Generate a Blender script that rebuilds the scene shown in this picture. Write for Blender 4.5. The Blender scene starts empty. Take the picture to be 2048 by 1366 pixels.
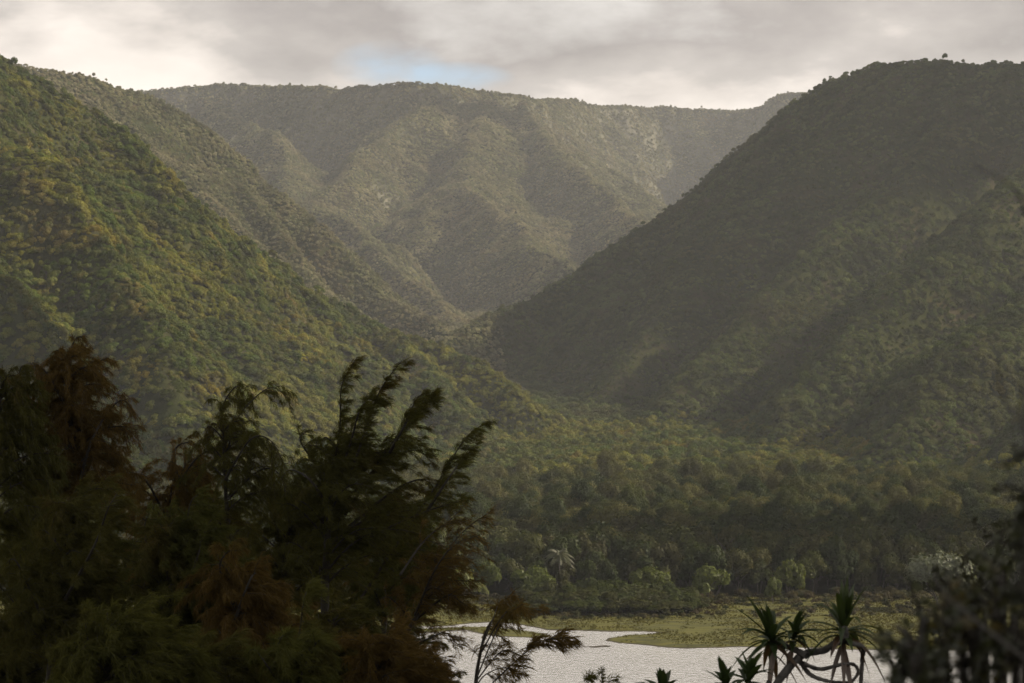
import bpy, math, random
import numpy as np

R = math.radians
rng = np.random.default_rng(7)
random.seed(7)
scene = bpy.context.scene

# ---------------------------------------------------------------- camera, sky, sun, exposure
FPX, CX, HY, CAMZ = 3982.0, 1024.0, 800.0, 50.0      # focal length and horizon of the photograph, eye height (m)
cam_d = bpy.data.cameras.new('camera')
cam = bpy.data.objects.new('camera', cam_d)
scene.collection.objects.link(cam)
scene.camera = cam
cam.location = (0, 0, CAMZ)
cam.rotation_euler = (R(90), 0, 0)
cam_d.sensor_width = 36
cam_d.lens = 70.0
cam_d.shift_y = (HY - 683.0) / 2048.0
cam_d.clip_start, cam_d.clip_end = 0.5, 30000
cam_d.dof.use_dof = True
cam_d.dof.focus_distance = 260
cam_d.dof.aperture_fstop = 4.0

SUN_AZ, SUN_EL = 80.0, 36.0          # degrees to the right of the view direction, and up
HAZE = 0.000052
w = bpy.data.worlds.new("World")
scene.world = w
w.use_nodes = True
nt = w.node_tree
nt.nodes.clear()
def N(tree, t, **kw):
    n = tree.nodes.new(t)
    for k, v in kw.items():
        if k.startswith('i_'):
            n.inputs[k[2:].replace('_', ' ')].default_value = v
        else:
            setattr(n, k, v)
    return n
def math_n(tree, op, a, b=None, c=None, clamp=False):
    n = tree.nodes.new('ShaderNodeMath'); n.operation = op; n.use_clamp = clamp
    for i, v in enumerate((a, b, c)):
        if v is None: continue
        if isinstance(v, (int, float)): n.inputs[i].default_value = v
        else: tree.links.new(v, n.inputs[i])
    return n.outputs[0]
def ramp(tree, fac, stops, interp='LINEAR'):
    n = tree.nodes.new('ShaderNodeValToRGB'); cr = n.color_ramp; cr.interpolation = interp
    while len(cr.elements) > 1: cr.elements.remove(cr.elements[-1])
    cr.elements[0].position = stops[0][0]; cr.elements[0].color = (*stops[0][1], 1)
    for p, c in stops[1:]:
        e = cr.elements.new(p); e.color = (*c, 1)
    tree.links.new(fac, n.inputs[0])
    return n.outputs[0]
def mixc(tree, fac, a, b, mode='MIX'):
    n = tree.nodes.new('ShaderNodeMix'); n.data_type = 'RGBA'; n.blend_type = mode
    for s, v in ((n.inputs[0], fac), (n.inputs[6], a), (n.inputs[7], b)):
        if isinstance(v, (int, float)): s.default_value = v
        elif isinstance(v, tuple): s.default_value = (*v, 1)
        else: tree.links.new(v, s)
    return n.outputs[2]

sky = N(nt, 'ShaderNodeTexSky', sky_type='NISHITA', sun_disc=False)
sky.sun_elevation = R(SUN_EL); sky.sun_rotation = R(SUN_AZ)
sky.air_density = 1.0; sky.dust_density = 1.5
tc = N(nt, 'ShaderNodeTexCoord')
sep = N(nt, 'ShaderNodeSeparateXYZ'); nt.links.new(tc.outputs['Generated'], sep.inputs[0])
gx, gy, gz = sep.outputs
# overcast deck: the direction is projected on a cloud layer, softened towards the horizon
den = math_n(nt, 'ADD', math_n(nt, 'MAXIMUM', gz, 0.0), 0.35)
px_ = math_n(nt, 'DIVIDE', gx, den); py_ = math_n(nt, 'DIVIDE', gy, den)
cmb = N(nt, 'ShaderNodeCombineXYZ')
nt.links.new(px_, cmb.inputs[0]); nt.links.new(py_, cmb.inputs[1]); 
n1 = N(nt, 'ShaderNodeTexNoise', i_Scale=5.0, i_Detail=8.0, i_Roughness=0.55, i_Distortion=0.15)
mp1 = N(nt, 'ShaderNodeMapping'); mp1.inputs['Location'].default_value = (9.3, 1.1, 6.2); mp1.inputs['Scale'].default_value = (1.0, 1.0, 2.4)
nt.links.new(tc.outputs['Generated'], mp1.inputs[0]); nt.links.new(mp1.outputs[0], n1.inputs['Vector'])
n4 = N(nt, 'ShaderNodeTexNoise', i_Scale=17.0, i_Detail=5.0, i_Roughness=0.55)
nt.links.new(mp1.outputs[0], n4.inputs['Vector'])
dark = math_n(nt, 'SUBTRACT', math_n(nt, 'MULTIPLY_ADD', n4.outputs['Fac'], 0.45, n1.outputs['Fac']), 0.725)
# the deck's bright edge low over the valley head, its grey underside higher up
el = math_n(nt, 'ADD', gz, math_n(nt, 'MULTIPLY', dark, 0.17))
deck = ramp(nt, math_n(nt, 'MULTIPLY_ADD', el, 5.0, -0.30), [(0.0, (.90, 0.81, 0.72)), (0.46, (.88, 0.80, 0.725)), (0.54, (0.70, 0.635, 0.58)), (0.61, (0.49, 0.45, 0.42)), (0.74, (0.35, 0.32, 0.305)), (0.88, (0.62, 0.59, 0.56)), (1.0, (0.84, 0.80, 0.77))])
over = ramp(nt, gz, [(0.45, (0, 0, 0)), (0.75, (1, 1, 1))])
deck = mixc(nt, over, deck, (0.30, 0.30, 0.30))
n2 = N(nt, 'ShaderNodeTexNoise', i_Scale=11.0, i_Detail=7.0, i_Roughness=0.6)
nt.links.new(mp1.outputs[0], n2.inputs['Vector'])
mot = math_n(nt, 'MULTIPLY_ADD', n2.outputs['Fac'], 0.7, 0.66)
deck = mixc(nt, 1.0, deck, mot, 'MULTIPLY')
# the small gap of blue
def bump_dir(az, elv, wx, wz):
    ax = math_n(nt, 'DIVIDE', math_n(nt, 'SUBTRACT', math_n(nt, 'DIVIDE', gx, math_n(nt, 'MAXIMUM', gy, 0.05)), az), wx)
    az_ = math_n(nt, 'DIVIDE', math_n(nt, 'SUBTRACT', gz, elv), wz)
    d2 = math_n(nt, 'ADD', math_n(nt, 'MULTIPLY', ax, ax), math_n(nt, 'MULTIPLY', az_, az_))
    return math_n(nt, 'SUBTRACT', 1.0, d2, clamp=True)
gap = math_n(nt, 'ADD', bump_dir(-0.062, 0.1655, 0.030, 0.0125), bump_dir(-0.028, 0.160, 0.030, 0.008))
n3 = N(nt, 'ShaderNodeTexNoise', i_Scale=34.0, i_Detail=5.0, i_Roughness=0.55)
mp3 = N(nt, 'ShaderNodeMapping'); mp3.inputs['Scale'].default_value = (1, 1, 2.0)
nt.links.new(tc.outputs['Generated'], mp3.inputs[0]); nt.links.new(mp3.outputs[0], n3.inputs['Vector'])
gap = math_n(nt, 'MULTIPLY', gap, math_n(nt, 'MULTIPLY_ADD', n3.outputs['Fac'], 3.2, -0.9, clamp=True))
gap = math_n(nt, 'MULTIPLY', gap, 0.8, clamp=True)
bg_sky = N(nt, 'ShaderNodeBackground'); bg_sky.inputs['Strength'].default_value = 0.085
nt.links.new(sky.outputs[0], bg_sky.inputs[0])
bg_cl = N(nt, 'ShaderNodeBackground'); nt.links.new(deck, bg_cl.inputs[0]); bg_cl.inputs['Strength'].default_value = 0.58
mx = N(nt, 'ShaderNodeMixShader'); nt.links.new(gap, mx.inputs[0]); nt.links.new(bg_cl.outputs[0], mx.inputs[1]); nt.links.new(bg_sky.outputs[0], mx.inputs[2])
wo = N(nt, 'ShaderNodeOutputWorld'); nt.links.new(mx.outputs[0], wo.inputs[0])

sun_d = bpy.data.lights.new('sun', 'SUN')
sun_d.energy = 5.0; sun_d.angle = R(0.6); sun_d.color = (1.0, 0.87, 0.68)
sun = bpy.data.objects.new('sun', sun_d); scene.collection.objects.link(sun)
sun.rotation_euler = (R(90 - SUN_EL), 0, R(-SUN_AZ + 180))   # checked: the lamp's -Z runs from the sun to the valley
scene.view_settings.view_transform = 'Standard'
scene.view_settings.look = 'None'
scene.view_settings.exposure = 1.0
scene.view_settings.gamma = 1.0
scene.cycles.use_denoising = True
scene.cycles.max_bounces = 6
scene.cycles.diffuse_bounces = 3
scene.cycles.glossy_bounces = 2
scene.cycles.transmission_bounces = 3
scene.cycles.volume_bounces = 1
scene.cycles.transparent_max_bounces = 8
scene.cycles.sample_clamp_indirect = 4.0
scene.cycles.use_adaptive_sampling = True

# ---------------------------------------------------------------- helpers
def W(px, py, d):
    """A point of the place: the photograph's pixel (2048 wide) at distance d along the view."""
    return ((px - CX) / FPX * d, d, CAMZ + (HY - py) / FPX * d)
def tag(o, label=None, cat=None, group=None, kind=None):
    if label: o['label'] = label
    if cat: o['category'] = cat
    if group: o['group'] = group
    if kind: o['kind'] = kind
    return o
def link(o, parent=None):
    scene.collection.objects.link(o)
    if parent: o.parent = parent
    return o
def empty(name, loc=(0, 0, 0), rz=0):
    o = bpy.data.objects.new(name, None); o.location = loc; o.rotation_euler[2] = rz
    o.empty_display_size = 0.3
    return link(o)
def mesh_np(name, verts, faces, mats, smooth=False, mat_idx=None):
    """faces: an (n,k) array, or a list of such arrays."""
    if not isinstance(faces, list): faces = [faces]
    verts = np.asarray(verts, dtype=np.float32)
    me = bpy.data.meshes.new(name)
    me.vertices.add(len(verts)); me.vertices.foreach_set('co', verts.ravel())
    li = np.concatenate([f.ravel() for f in faces]).astype(np.int32)
    tot = np.concatenate([np.full(len(f), f.shape[1]) for f in faces]).astype(np.int32)
    st = np.concatenate([[0], np.cumsum(tot)[:-1]]).astype(np.int32)
    me.loops.add(len(li)); me.loops.foreach_set('vertex_index', li)
    me.polygons.add(len(tot)); me.polygons.foreach_set('loop_start', st); me.polygons.foreach_set('loop_total', tot)
    if mat_idx is not None: me.polygons.foreach_set('material_index', np.asarray(mat_idx, dtype=np.int32))
    me.polygons.foreach_set('use_smooth', np.full(len(tot), bool(smooth)))
    me.update(calc_edges=True)
    for m in (mats if isinstance(mats, (list, tuple)) else [mats]): me.materials.append(m)
    return me
def obj(name, me, parent=None):
    return link(bpy.data.objects.new(name, me), parent)
class Bag:
    """Collects pieces, builds ONE mesh."""
    def __init__(s): s.v, s.f, s.n = [], [], 0
    def add(s, v, f):
        v = np.asarray(v, dtype=np.float32)
        s.v.append(v); s.f.append(np.asarray(f) + s.n); s.n += len(v)
    def mesh(s, name, mat, smooth=False):
        groups = {}
        for f in s.f: groups.setdefault(f.shape[1], []).append(f)
        return mesh_np(name, np.concatenate(s.v), [np.concatenate(g) for g in groups.values()], mat, smooth)
def tube(path, radii, n=6):
    path = np.asarray(path, dtype=float); k = len(path)
    radii = np.broadcast_to(radii, (k,))
    t = np.gradient(path, axis=0); t /= np.linalg.norm(t, axis=1)[:, None] + 1e-9
    ref = np.array([0.13, 0.97, 0.2]) if abs(t[0, 1]) < .8 else np.array([1., 0, .1])
    a = np.cross(t, ref); a /= np.linalg.norm(a, axis=1)[:, None] + 1e-9
    b = np.cross(t, a)
    ang = np.linspace(0, 2 * np.pi, n, endpoint=False)
    v = path[:, None] + radii[:, None, None] * (np.cos(ang)[None, :, None] * a[:, None] + np.sin(ang)[None, :, None] * b[:, None])
    i = np.arange(k - 1)[:, None] * n; j = np.arange(n)[None]; j2 = (j + 1) % n
    f = np.stack([i + j, i + j2, i + n + j2, i + n + j], -1).reshape(-1, 4)
    return v.reshape(-1, 3), f
def bez(pts, n=14):
    """Catmull-Rom through pts."""
    p = np.asarray(pts, dtype=float)
    p = np.vstack([2 * p[0] - p[1], p, 2 * p[-1] - p[-2]])
    out = []
    seg = len(p) - 3; m = max(2, n // seg)
    for s in range(seg):
        t = np.linspace(0, 1, m, endpoint=(s == seg - 1))[:, None]
        a, b, c, d = p[s:s + 4]
        out.append(.5 * ((2 * b) + (-a + c) * t + (2 * a - 5 * b + 4 * c - d) * t ** 2 + (-a + 3 * b - 3 * c + d) * t ** 3))
    return np.vstack(out)
def _hash(i, j, seed):
    h = (i.astype(np.int64) * 374761393 + j.astype(np.int64) * 668265263 + seed * 974634777) & 0x7fffffff
    h = ((h ^ (h >> 13)) * 1274126177) & 0x7fffffff
    return ((h ^ (h >> 16)) & 0xffff) / 65535.0
def vnoise(x, y, seed=0):
    i = np.floor(x); j = np.floor(y); fx = x - i; fy = y - j
    fx = fx * fx * (3 - 2 * fx); fy = fy * fy * (3 - 2 * fy)
    a = _hash(i, j, seed); b = _hash(i + 1, j, seed); c = _hash(i, j + 1, seed); d = _hash(i + 1, j + 1, seed)
    return (a * (1 - fx) + b * fx) * (1 - fy) + (c * (1 - fx) + d * fx) * fy
def fbm(x, y, scale, octs=4, seed=0, ridged=False):
    s, amp, tot = 0, 1.0, 0
    x, y = (x * .86 + y * .51) / scale, (y * .86 - x * .51) / scale
    for o in range(octs):
        n = vnoise(x, y, seed + o * 17) * 2 - 1
        if ridged: n = 1 - 2 * np.abs(n)
        s = s + n * amp; tot += amp; amp *= .5; x, y = (x * .8 - y * .6) * 2.03 + 5.2, (x * .6 + y * .8) * 2.03 + 1.7
    return s / tot

# ---------------------------------------------------------------- materials
def new_mat(name):
    m = bpy.data.materials.new(name); m.use_nodes = True; m.node_tree.nodes.clear(); return m, m.node_tree
def foliage_mat(name, cols, patch=60.0, patch_col=None, patch_amt=0.0, transl=0.3, gloss=0.04, rough=0.45, leafvar=0.5, leafscale=1.0, region=None, region_size=75.0, region_amt=.65):
    """Leaf material: colour varies tree by tree, in broad patches of the place, and leaf by leaf."""
    m, t = new_mat(name)
    oi = N(t, 'ShaderNodeObjectInfo')
    geo = N(t, 'ShaderNodeNewGeometry')
    k = len(cols)
    c = ramp(t, oi.outputs['Random'], [((i + .5) / k, q) for i, q in enumerate(cols)])
    if region:
        rn = N(t, 'ShaderNodeTexNoise', i_Scale=1.0 / region_size, i_Detail=5.0, i_Roughness=.62, i_Distortion=.4)
        t.links.new(geo.outputs['Position'], rn.inputs['Vector'])
        rc = ramp(t, rn.outputs['Fac'], [(.30 + .40 * i / (len(region) - 1), q) for i, q in enumerate(region)])
        c = mixc(t, region_amt, c, rc)
        rb = N(t, 'ShaderNodeTexNoise', i_Scale=1.0 / 24, i_Detail=3.0); t.links.new(geo.outputs['Position'], rb.inputs['Vector'])
        c = mixc(t, 1.0, c, math_n(t, 'MULTIPLY_ADD', rb.outputs['Fac'], 2.0, .0), 'MULTIPLY')
    if patch_col is not None:
        n = N(t, 'ShaderNodeTexNoise', i_Scale=1.0 / patch, i_Detail=3.0, i_Roughness=.6)
        t.links.new(geo.outputs['Position'], n.inputs['Vector'])
        f = math_n(t, 'MULTIPLY_ADD', n.outputs['Fac'], 6.0, -3.4, clamp=True)
        f = math_n(t, 'MULTIPLY', f, patch_amt)
        c = mixc(t, f, c, patch_col)
    n = N(t, 'ShaderNodeTexNoise', i_Scale=1.3 * leafscale, i_Detail=2.0)
    t.links.new(geo.outputs['Position'], n.inputs['Vector'])
    rp = math_n(t, 'ADD', math_n(t, 'MULTIPLY', geo.outputs['Random Per Island'], .6), math_n(t, 'MULTIPLY', n.outputs['Fac'], .8))
    v = math_n(t, 'MULTIPLY_ADD', rp, leafvar * 1.6, 1 - leafvar)
    c = mixc(t, 1.0, c, v, 'MULTIPLY')
    d = N(t, 'ShaderNodeBsdfDiffuse'); t.links.new(c, d.inputs[0])
    tr = N(t, 'ShaderNodeBsdfTranslucent'); t.links.new(mixc(t, 1.0, c, (1.25, 1.2, .6), 'MULTIPLY'), tr.inputs[0])
    s = N(t, 'ShaderNodeMixShader'); s.inputs[0].default_value = transl
    t.links.new(d.outputs[0], s.inputs[1]); t.links.new(tr.outputs[0], s.inputs[2])
    out = s.outputs[0]
    if gloss:
        g = N(t, 'ShaderNodeBsdfGlossy'); g.inputs['Roughness'].default_value = rough
        g.inputs['Color'].default_value = (1, 1, 1, 1)
        s2 = N(t, 'ShaderNodeMixShader'); s2.inputs[0].default_value = gloss
        t.links.new(out, s2.inputs[1]); t.links.new(g.outputs[0], s2.inputs[2]); out = s2.outputs[0]
    o = N(t, 'ShaderNodeOutputMaterial'); t.links.new(out, o.inputs[0])
    return m
def plain_mat(name, a, b, scale=4.0, rough=.85, bump=.3, spec=.2, detail=6.0, stretch=(1, 1, 1)):
    m, t = new_mat(name)
    tc = N(t, 'ShaderNodeTexCoord'); mp = N(t, 'ShaderNodeMapping'); mp.inputs['Scale'].default_value = stretch
    t.links.new(tc.outputs['Object'], mp.inputs[0])
    n = N(t, 'ShaderNodeTexNoise', i_Scale=scale, i_Detail=detail, i_Roughness=.6)
    t.links.new(mp.outputs[0], n.inputs['Vector'])
    c = ramp(t, n.outputs['Fac'], [(.3, a), (.7, b)])
    p = N(t, 'ShaderNodeBsdfPrincipled'); t.links.new(c, p.inputs['Base Color'])
    p.inputs['Roughness'].default_value = rough; p.inputs['Specular IOR Level'].default_value = spec
    bp = N(t, 'ShaderNodeBump'); bp.inputs['Strength'].default_value = bump; bp.inputs['Distance'].default_value = .2
    t.links.new(n.outputs['Fac'], bp.inputs['Height']); t.links.new(bp.outputs[0], p.inputs['Normal'])
    o = N(t, 'ShaderNodeOutputMaterial'); t.links.new(p.outputs[0], o.inputs[0])
    return m
# ---------------------------------------------------------------- terrain
def crest(pts, step=5.0):
    p = np.array([W(*q) for q in pts]); out = []
    for a, b in zip(p[:-1], p[1:]):
        n = max(2, int(np.linalg.norm(b - a) / step))
        out.append(a + (b - a) * np.linspace(0, 1, n, endpoint=False)[:, None])
    out.append(p[-1:])
    return np.vstack(out)
CANOPY = 2.0
# (crest line as (photo x, photo y, distance), slope of its sides)
CRESTS = [
    # near left hill
    ([(-500, -250, 1180), (-200, -60, 1180), (0, 98, 1200), (60, 122, 1215), (200, 228, 1240), (310, 318, 1260), (430, 440, 1280), (600, 552, 1310), (720, 612, 1330), (800, 655, 1330), (900, 688, 1310), (965, 708, 1290), (1030, 760, 1260), (1075, 825, 1240), (1115, 865, 1220), (1150, 910, 1210)], .98),
    ([(-100, 250, 1080), (60, 300, 1060), (160, 420, 1020), (240, 520, 985), (330, 660, 930), (380, 800, 880)], .95),
    ([(250, 300, 1230), (330, 420, 1160), (430, 560, 1100), (520, 700, 1040), (570, 820, 990)], 1.0),
    ([(500, 500, 1290), (590, 610, 1200), (680, 720, 1130), (760, 840, 1060)], 1.0),
    ([(760, 640, 1320), (860, 740, 1230), (930, 830, 1160), (985, 890, 1120)], .9),
    ([(-400, 200, 950), (-150, 450, 930), (0, 560, 900), (120, 720, 840), (200, 850, 800)], .9),
    # second left spur
    ([(-200, 60, 1900), (80, 128, 1950), (150, 135, 1980), (220, 160, 2010), (290, 180, 2040), (400, 245, 2050), (500, 335, 2040), (600, 415, 2010), (700, 495, 1980), (750, 565, 1950), (850, 620, 1900), (930, 672, 1850), (1000, 760, 1780)], .98),
    ([(200, 170, 2000), (330, 300, 1920), (460, 440, 1850), (600, 540, 1780), (680, 620, 1730)], 1.0),
    ([(430, 300, 2040), (530, 420, 1960), (640, 540, 1880), (740, 640, 1800)], 1.0),
    # right hill
    ([(2900, 60, 1500), (2400, 105, 1600), (2048, 122, 1650), (1900, 110, 1680), (1750, 118, 1730), (1650, 148, 1760), (1570, 198, 1790), (1500, 268, 1800), (1440, 318, 1800), (1380, 368, 1800), (1300, 428, 1800), (1250, 468, 1800), (1180, 508, 1790), (1140, 538, 1780), (1050, 588, 1750), (970, 618, 1710), (910, 650, 1670), (860, 690, 1640), (830, 740, 1600)], 1.0),
    ([(1750, 130, 1720), (1600, 316, 1640), (1450, 486, 1570), (1330, 606, 1510), (1230, 726, 1440)], 1.0),
    ([(1960, 170, 1640), (1800, 336, 1520), (1650, 466, 1450), (1500, 616, 1390), (1400, 716, 1340), (1310, 816, 1290)], 1.0),
    ([(2250, 180, 1500), (2060, 336, 1400), (1900, 466, 1330), (1750, 606, 1270), (1640, 726, 1210), (1560, 826, 1160)], 1.0),
    ([(2400, 366, 1280), (2150, 506, 1200), (1980, 626, 1130), (1860, 746, 1080), (1780, 846, 1040)], .98),
    ([(2500, 546, 1100), (2250, 686, 1030), (2080, 796, 980)], .9),
    # head of the valley: one broad buttress with a sharp right edge, lower spurs in front of it
    ([(860, 185, 3500), (790, 250, 3330), (715, 310, 3170), (640, 390, 2980), (590, 480, 2760), (590, 560, 2600)], 1.0),
    ([(960, 195, 3620), (960, 250, 3400), (940, 320, 3180), (935, 380, 3000)], .72),
    ([(1040, 200, 3650), (1075, 250, 3440), (1110, 285, 3330), (1155, 325, 3220), (1205, 365, 3120), (1248, 405, 3020), (1292, 440, 2930), (1320, 520, 2800), (1330, 600, 2700)], 1.0),
    ([(930, 365, 3020), (985, 410, 2880), (1020, 445, 2790), (1070, 482, 2680), (1125, 520, 2560), (1155, 548, 2500), (1180, 620, 2400)], .95),
    ([(640, 400, 2900), (700, 440, 2740), (770, 490, 2600), (840, 560, 2440), (900, 610, 2320), (940, 670, 2220)], .95),
    ([(420, 200, 3600), (480, 240, 3400), (545, 258, 3250), (575, 330, 3080), (600, 400, 2950)], .95),
]
RIM = [(-900, 130, 3700), (-300, 150, 3800), (290, 180, 3900), (390, 172, 3900), (450, 163, 3880), (520, 168, 3860), (600, 172, 3800), (680, 175, 3720), (740, 167, 3650), (800, 165, 3600), (860, 167, 3620), (960, 182, 3700), (1060, 192, 3780), (1130, 198, 4050), (1200, 206, 4300), (1300, 213, 4450), (1420, 218, 4450), (1500, 217, 4400), (1535, 205, 4350), (1570, 190, 4300), (1640, 175, 4250), (1900, 160, 4200), (2600, 140, 4200)]

def envelope(X, Y):
    shp = X.shape
    x = X.ravel(); y = Y.ravel()
    near = y < 2300
    wx = x + 16 * fbm(x, y, 95, 3, 3) * np.where(near, 1, 2.0); wy = y + 16 * fbm(x, y, 95, 3, 11) * np.where(near, 1, 2.0)
    best = np.full(len(x), -1e9); drop = np.zeros(len(x))
    for pts, s in CRESTS:
        p = crest(pts)
        for a in range(0, len(x), 40000):
            q = slice(a, a + 40000)
            d = np.sqrt((wx[q, None] - p[None, :, 0]) ** 2 + (wy[q, None] - p[None, :, 1]) ** 2)
            h = p[None, :, 2] - CANOPY - s * d + s * d * d / 2600.0 * (d < 1300)
            k = h.argmax(1); hm_ = h[np.arange(len(k)), k]; up = hm_ > best[q]
            best[q] = np.where(up, hm_, best[q]); drop[q] = np.where(up, p[k, 2] - CANOPY - hm_, drop[q])
    # plateau and head wall
    rim = crest(RIM, 25)
    order = np.argsort(rim[:, 0]); rx, ry, rz = rim[order, 0], rim[order, 1], rim[order, 2]
    yr = np.interp(wx, rx, ry); zr = np.interp(wx, rx, rz)
    dd = np.full(len(x), 1e9)
    for a in range(0, len(x), 40000):
        q = slice(a, a + 40000)
        dd[q] = np.sqrt((wx[q, None] - rim[None, :, 0]) ** 2 + (wy[q, None] - rim[None, :, 1]) ** 2).min(1)
    inside = wy > yr
    wall = zr - CANOPY - np.where(dd < 260, 1.75 * dd, 455 + (dd - 260) * .6)
    top = zr - CANOPY - 0.03 * np.minimum(dd, 800)
    tw = np.where(inside, top, wall); drop = np.where(tw > best, zr - CANOPY - tw, drop); best = np.maximum(best, tw)
    return best.reshape(shp), drop.reshape(shp)
def floor_z(X, Y):
    z = np.where(Y < 496, 0.1, 0.9 + (Y - 500) * 0.0165 + np.clip(Y - 870, 0, 330) * .038)
    return np.where(Y > 1200, 25.0 + (Y - 1200) * .10, z) + 1.5 * fbm(X, Y, 120, 3, 31) * np.clip((Y - 520) / 200, 0, 1)
def terrain_z(X, Y):
    e, drop = envelope(X, Y)
    f = floor_z(X, Y)
    amp = np.clip((e - f) / 60, 0, 1) * np.clip(drop / 45, .08, 1)
    far = np.clip((Y - 2200) / 800, 0, 1)
    e = e + amp * (8 * fbm(X, Y, 75, 4, 71, ridged=True) - 2 + far * (18 * fbm(X + .0 * Y, Y * .35, 85, 4, 77, ridged=True) - 4))
    for side, (ux, uy) in ((X > 60 + 0 * Y, (.62, -.78)), (X <= 60 + 0 * Y, (.70, .72))):
        u = X * ux + Y * uy; v = X * -uy + Y * ux
        ww = np.clip(np.abs(X - 60) / 60, 0, 1) * side * (1 - far)
        gl = fbm(u + 22 * fbm(X, Y, 140, 2, 41), v * .22, 78, 3, 43, ridged=True)
        e = e + amp * ww * (np.where(X > 60, 40, 20) * gl - np.where(X > 60, 12, 7)) * np.clip((Y - 700) / 400, .4, 1)
    k = 6.0
    h = np.clip(.5 + .5 * (e - f) / k, 0, 1)
    return f * (1 - h) + e * h + k * h * (1 - h)

class Grid:
    def __init__(s, x0, x1, y0, y1, dx, dy):
        s.xs = np.arange(x0, x1 + dx * .5, dx); s.ys = np.arange(y0, y1 + dy * .5, dy); s.dx, s.dy = dx, dy
        X, Y = np.meshgrid(s.xs, s.ys); s.X, s.Y = X, Y
        s.Z = terrain_z(X, Y)
        # twice as fine, with the small hummocks of the slopes
        xs2 = np.arange(x0, s.xs[-1] + .1, dx / 2); ys2 = np.arange(y0, s.ys[-1] + .1, dy / 2)
        X2, Y2 = np.meshgrid(xs2, ys2); Z2 = s.at(X2, Y2)
        s.xs, s.ys, s.dx, s.dy, s.X, s.Y = xs2, ys2, dx / 2, dy / 2, X2, Y2
        s.Z = Z2 + np.clip((Z2 - floor_z(X2, Y2)) / 25, .12, 1) * (3.4 * fbm(X2, Y2, 34, 3, 61) + 1.2 * fbm(X2, Y2, 13, 2, 63)) * np.clip((Y2 - 520) / 60, 0, 1)
    def at(s, x, y):
        u = np.clip((x - s.xs[0]) / s.dx, 0, len(s.xs) - 1.001); v = np.clip((y - s.ys[0]) / s.dy, 0, len(s.ys) - 1.001)
        i = u.astype(int); j = v.astype(int); fu = u - i; fv = v - j
        Z = s.Z
        return (Z[j, i] * (1 - fu) + Z[j, i + 1] * fu) * (1 - fv) + (Z[j + 1, i] * (1 - fu) + Z[j + 1, i + 1] * fu) * fv
G = Grid(-1500, 1700, 480, 5400, 10, 10)
def grid_faces(nx, ny):
    i = np.arange(ny - 1)[:, None] * nx + np.arange(nx - 1)[None]
    return np.stack([i, i + 1, i + nx + 1, i + nx], -1).reshape(-1, 4)

M = {}
def ground_mat():
    m, t = new_mat('hillside_soil')
    geo = N(t, 'ShaderNodeNewGeometry')
    n = N(t, 'ShaderNodeTexNoise', i_Scale=.03, i_Detail=9.0, i_Roughness=.65); t.links.new(geo.outputs['Position'], n.inputs['Vector'])
    c = ramp(t, n.outputs['Fac'], [(.3, (.020, .026, .009)), (.5, (.034, .038, .014)), (.62, (.050, .045, .022)), (.75, (.06, .048, .03))])
    sp = N(t, 'ShaderNodeSeparateXYZ'); t.links.new(geo.outputs['Normal'], sp.inputs[0])
    steep = math_n(t, 'MULTIPLY_ADD', sp.outputs[2], -5.0, 3.2, clamp=True)
    sy = N(t, 'ShaderNodeSeparateXYZ'); t.links.new(geo.outputs['Position'], sy.inputs[0])
    steep = math_n(t, 'MULTIPLY', steep, math_n(t, 'GREATER_THAN', sy.outputs[1], 2600.0))
    n2 = N(t, 'ShaderNodeTexNoise', i_Scale=.05, i_Detail=10.0, i_Roughness=.7)
    mp = N(t, 'ShaderNodeMapping'); mp.inputs['Scale'].default_value = (1, 1, .25); t.links.new(geo.outputs['Position'], mp.inputs[0]); t.links.new(mp.outputs[0], n2.inputs['Vector'])
    rock = ramp(t, n2.outputs['Fac'], [(.3, (.04, .042, .025)), (.55, (.11, .105, .075)), (.75, (.17, .155, .12))])
    c = mixc(t, steep, c, rock)
    d = N(t, 'ShaderNodeBsdfDiffuse'); t.links.new(c, d.inputs[0])
    bp = N(t, 'ShaderNodeBump'); bp.inputs['Distance'].default_value = 6; bp.inputs['Strength'].default_value = .8
    t.links.new(n2.outputs['Fac'], bp.inputs['Height']); t.links.new(bp.outputs[0], d.inputs['Normal'])
    o = N(t, 'ShaderNodeOutputMaterial'); t.links.new(d.outputs[0], o.inputs[0])
    return m
M['soil'] = ground_mat()
me = mesh_np('valley_terrain', np.stack([G.X, G.Y, G.Z], -1).reshape(-1, 3), grid_faces(len(G.xs), len(G.ys)), M['soil'], smooth=True)
tag(obj('terrain', me), 'steep forested valley sides rising to a flat rim', None, None, 'structure')

# ---------------------------------------------------------------- pond, meadow, near slope
def sdf_poly(P, X, Y):
    """signed distance, inside positive"""
    P = np.asarray(P, float); x = X.ravel(); y = Y.ravel()
    d = np.full(len(x), 1e9); ins = np.zeros(len(x), bool)
    for a, b in zip(P, np.roll(P, -1, 0)):
        e = b - a; wx = x - a[0]; wy = y - a[1]
        t = np.clip((wx * e[0] + wy * e[1]) / (e @ e + 1e-9), 0, 1)
        d = np.minimum(d, np.hypot(wx - e[0] * t, wy - e[1] * t))
        c = (a[1] > y) != (b[1] > y)
        xi = (b[0] - a[0]) * (y - a[1]) / (b[1] - a[1] + 1e-12) + a[0]
        ins ^= c & (x < xi)
    return np.where(ins, d, -d).reshape(X.shape)
def shore(pts):
    out = []
    for px, py in pts:
        d = CAMZ * FPX / (py - HY)
        out.append(((px - CX) / FPX * d, d))
    return out
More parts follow.
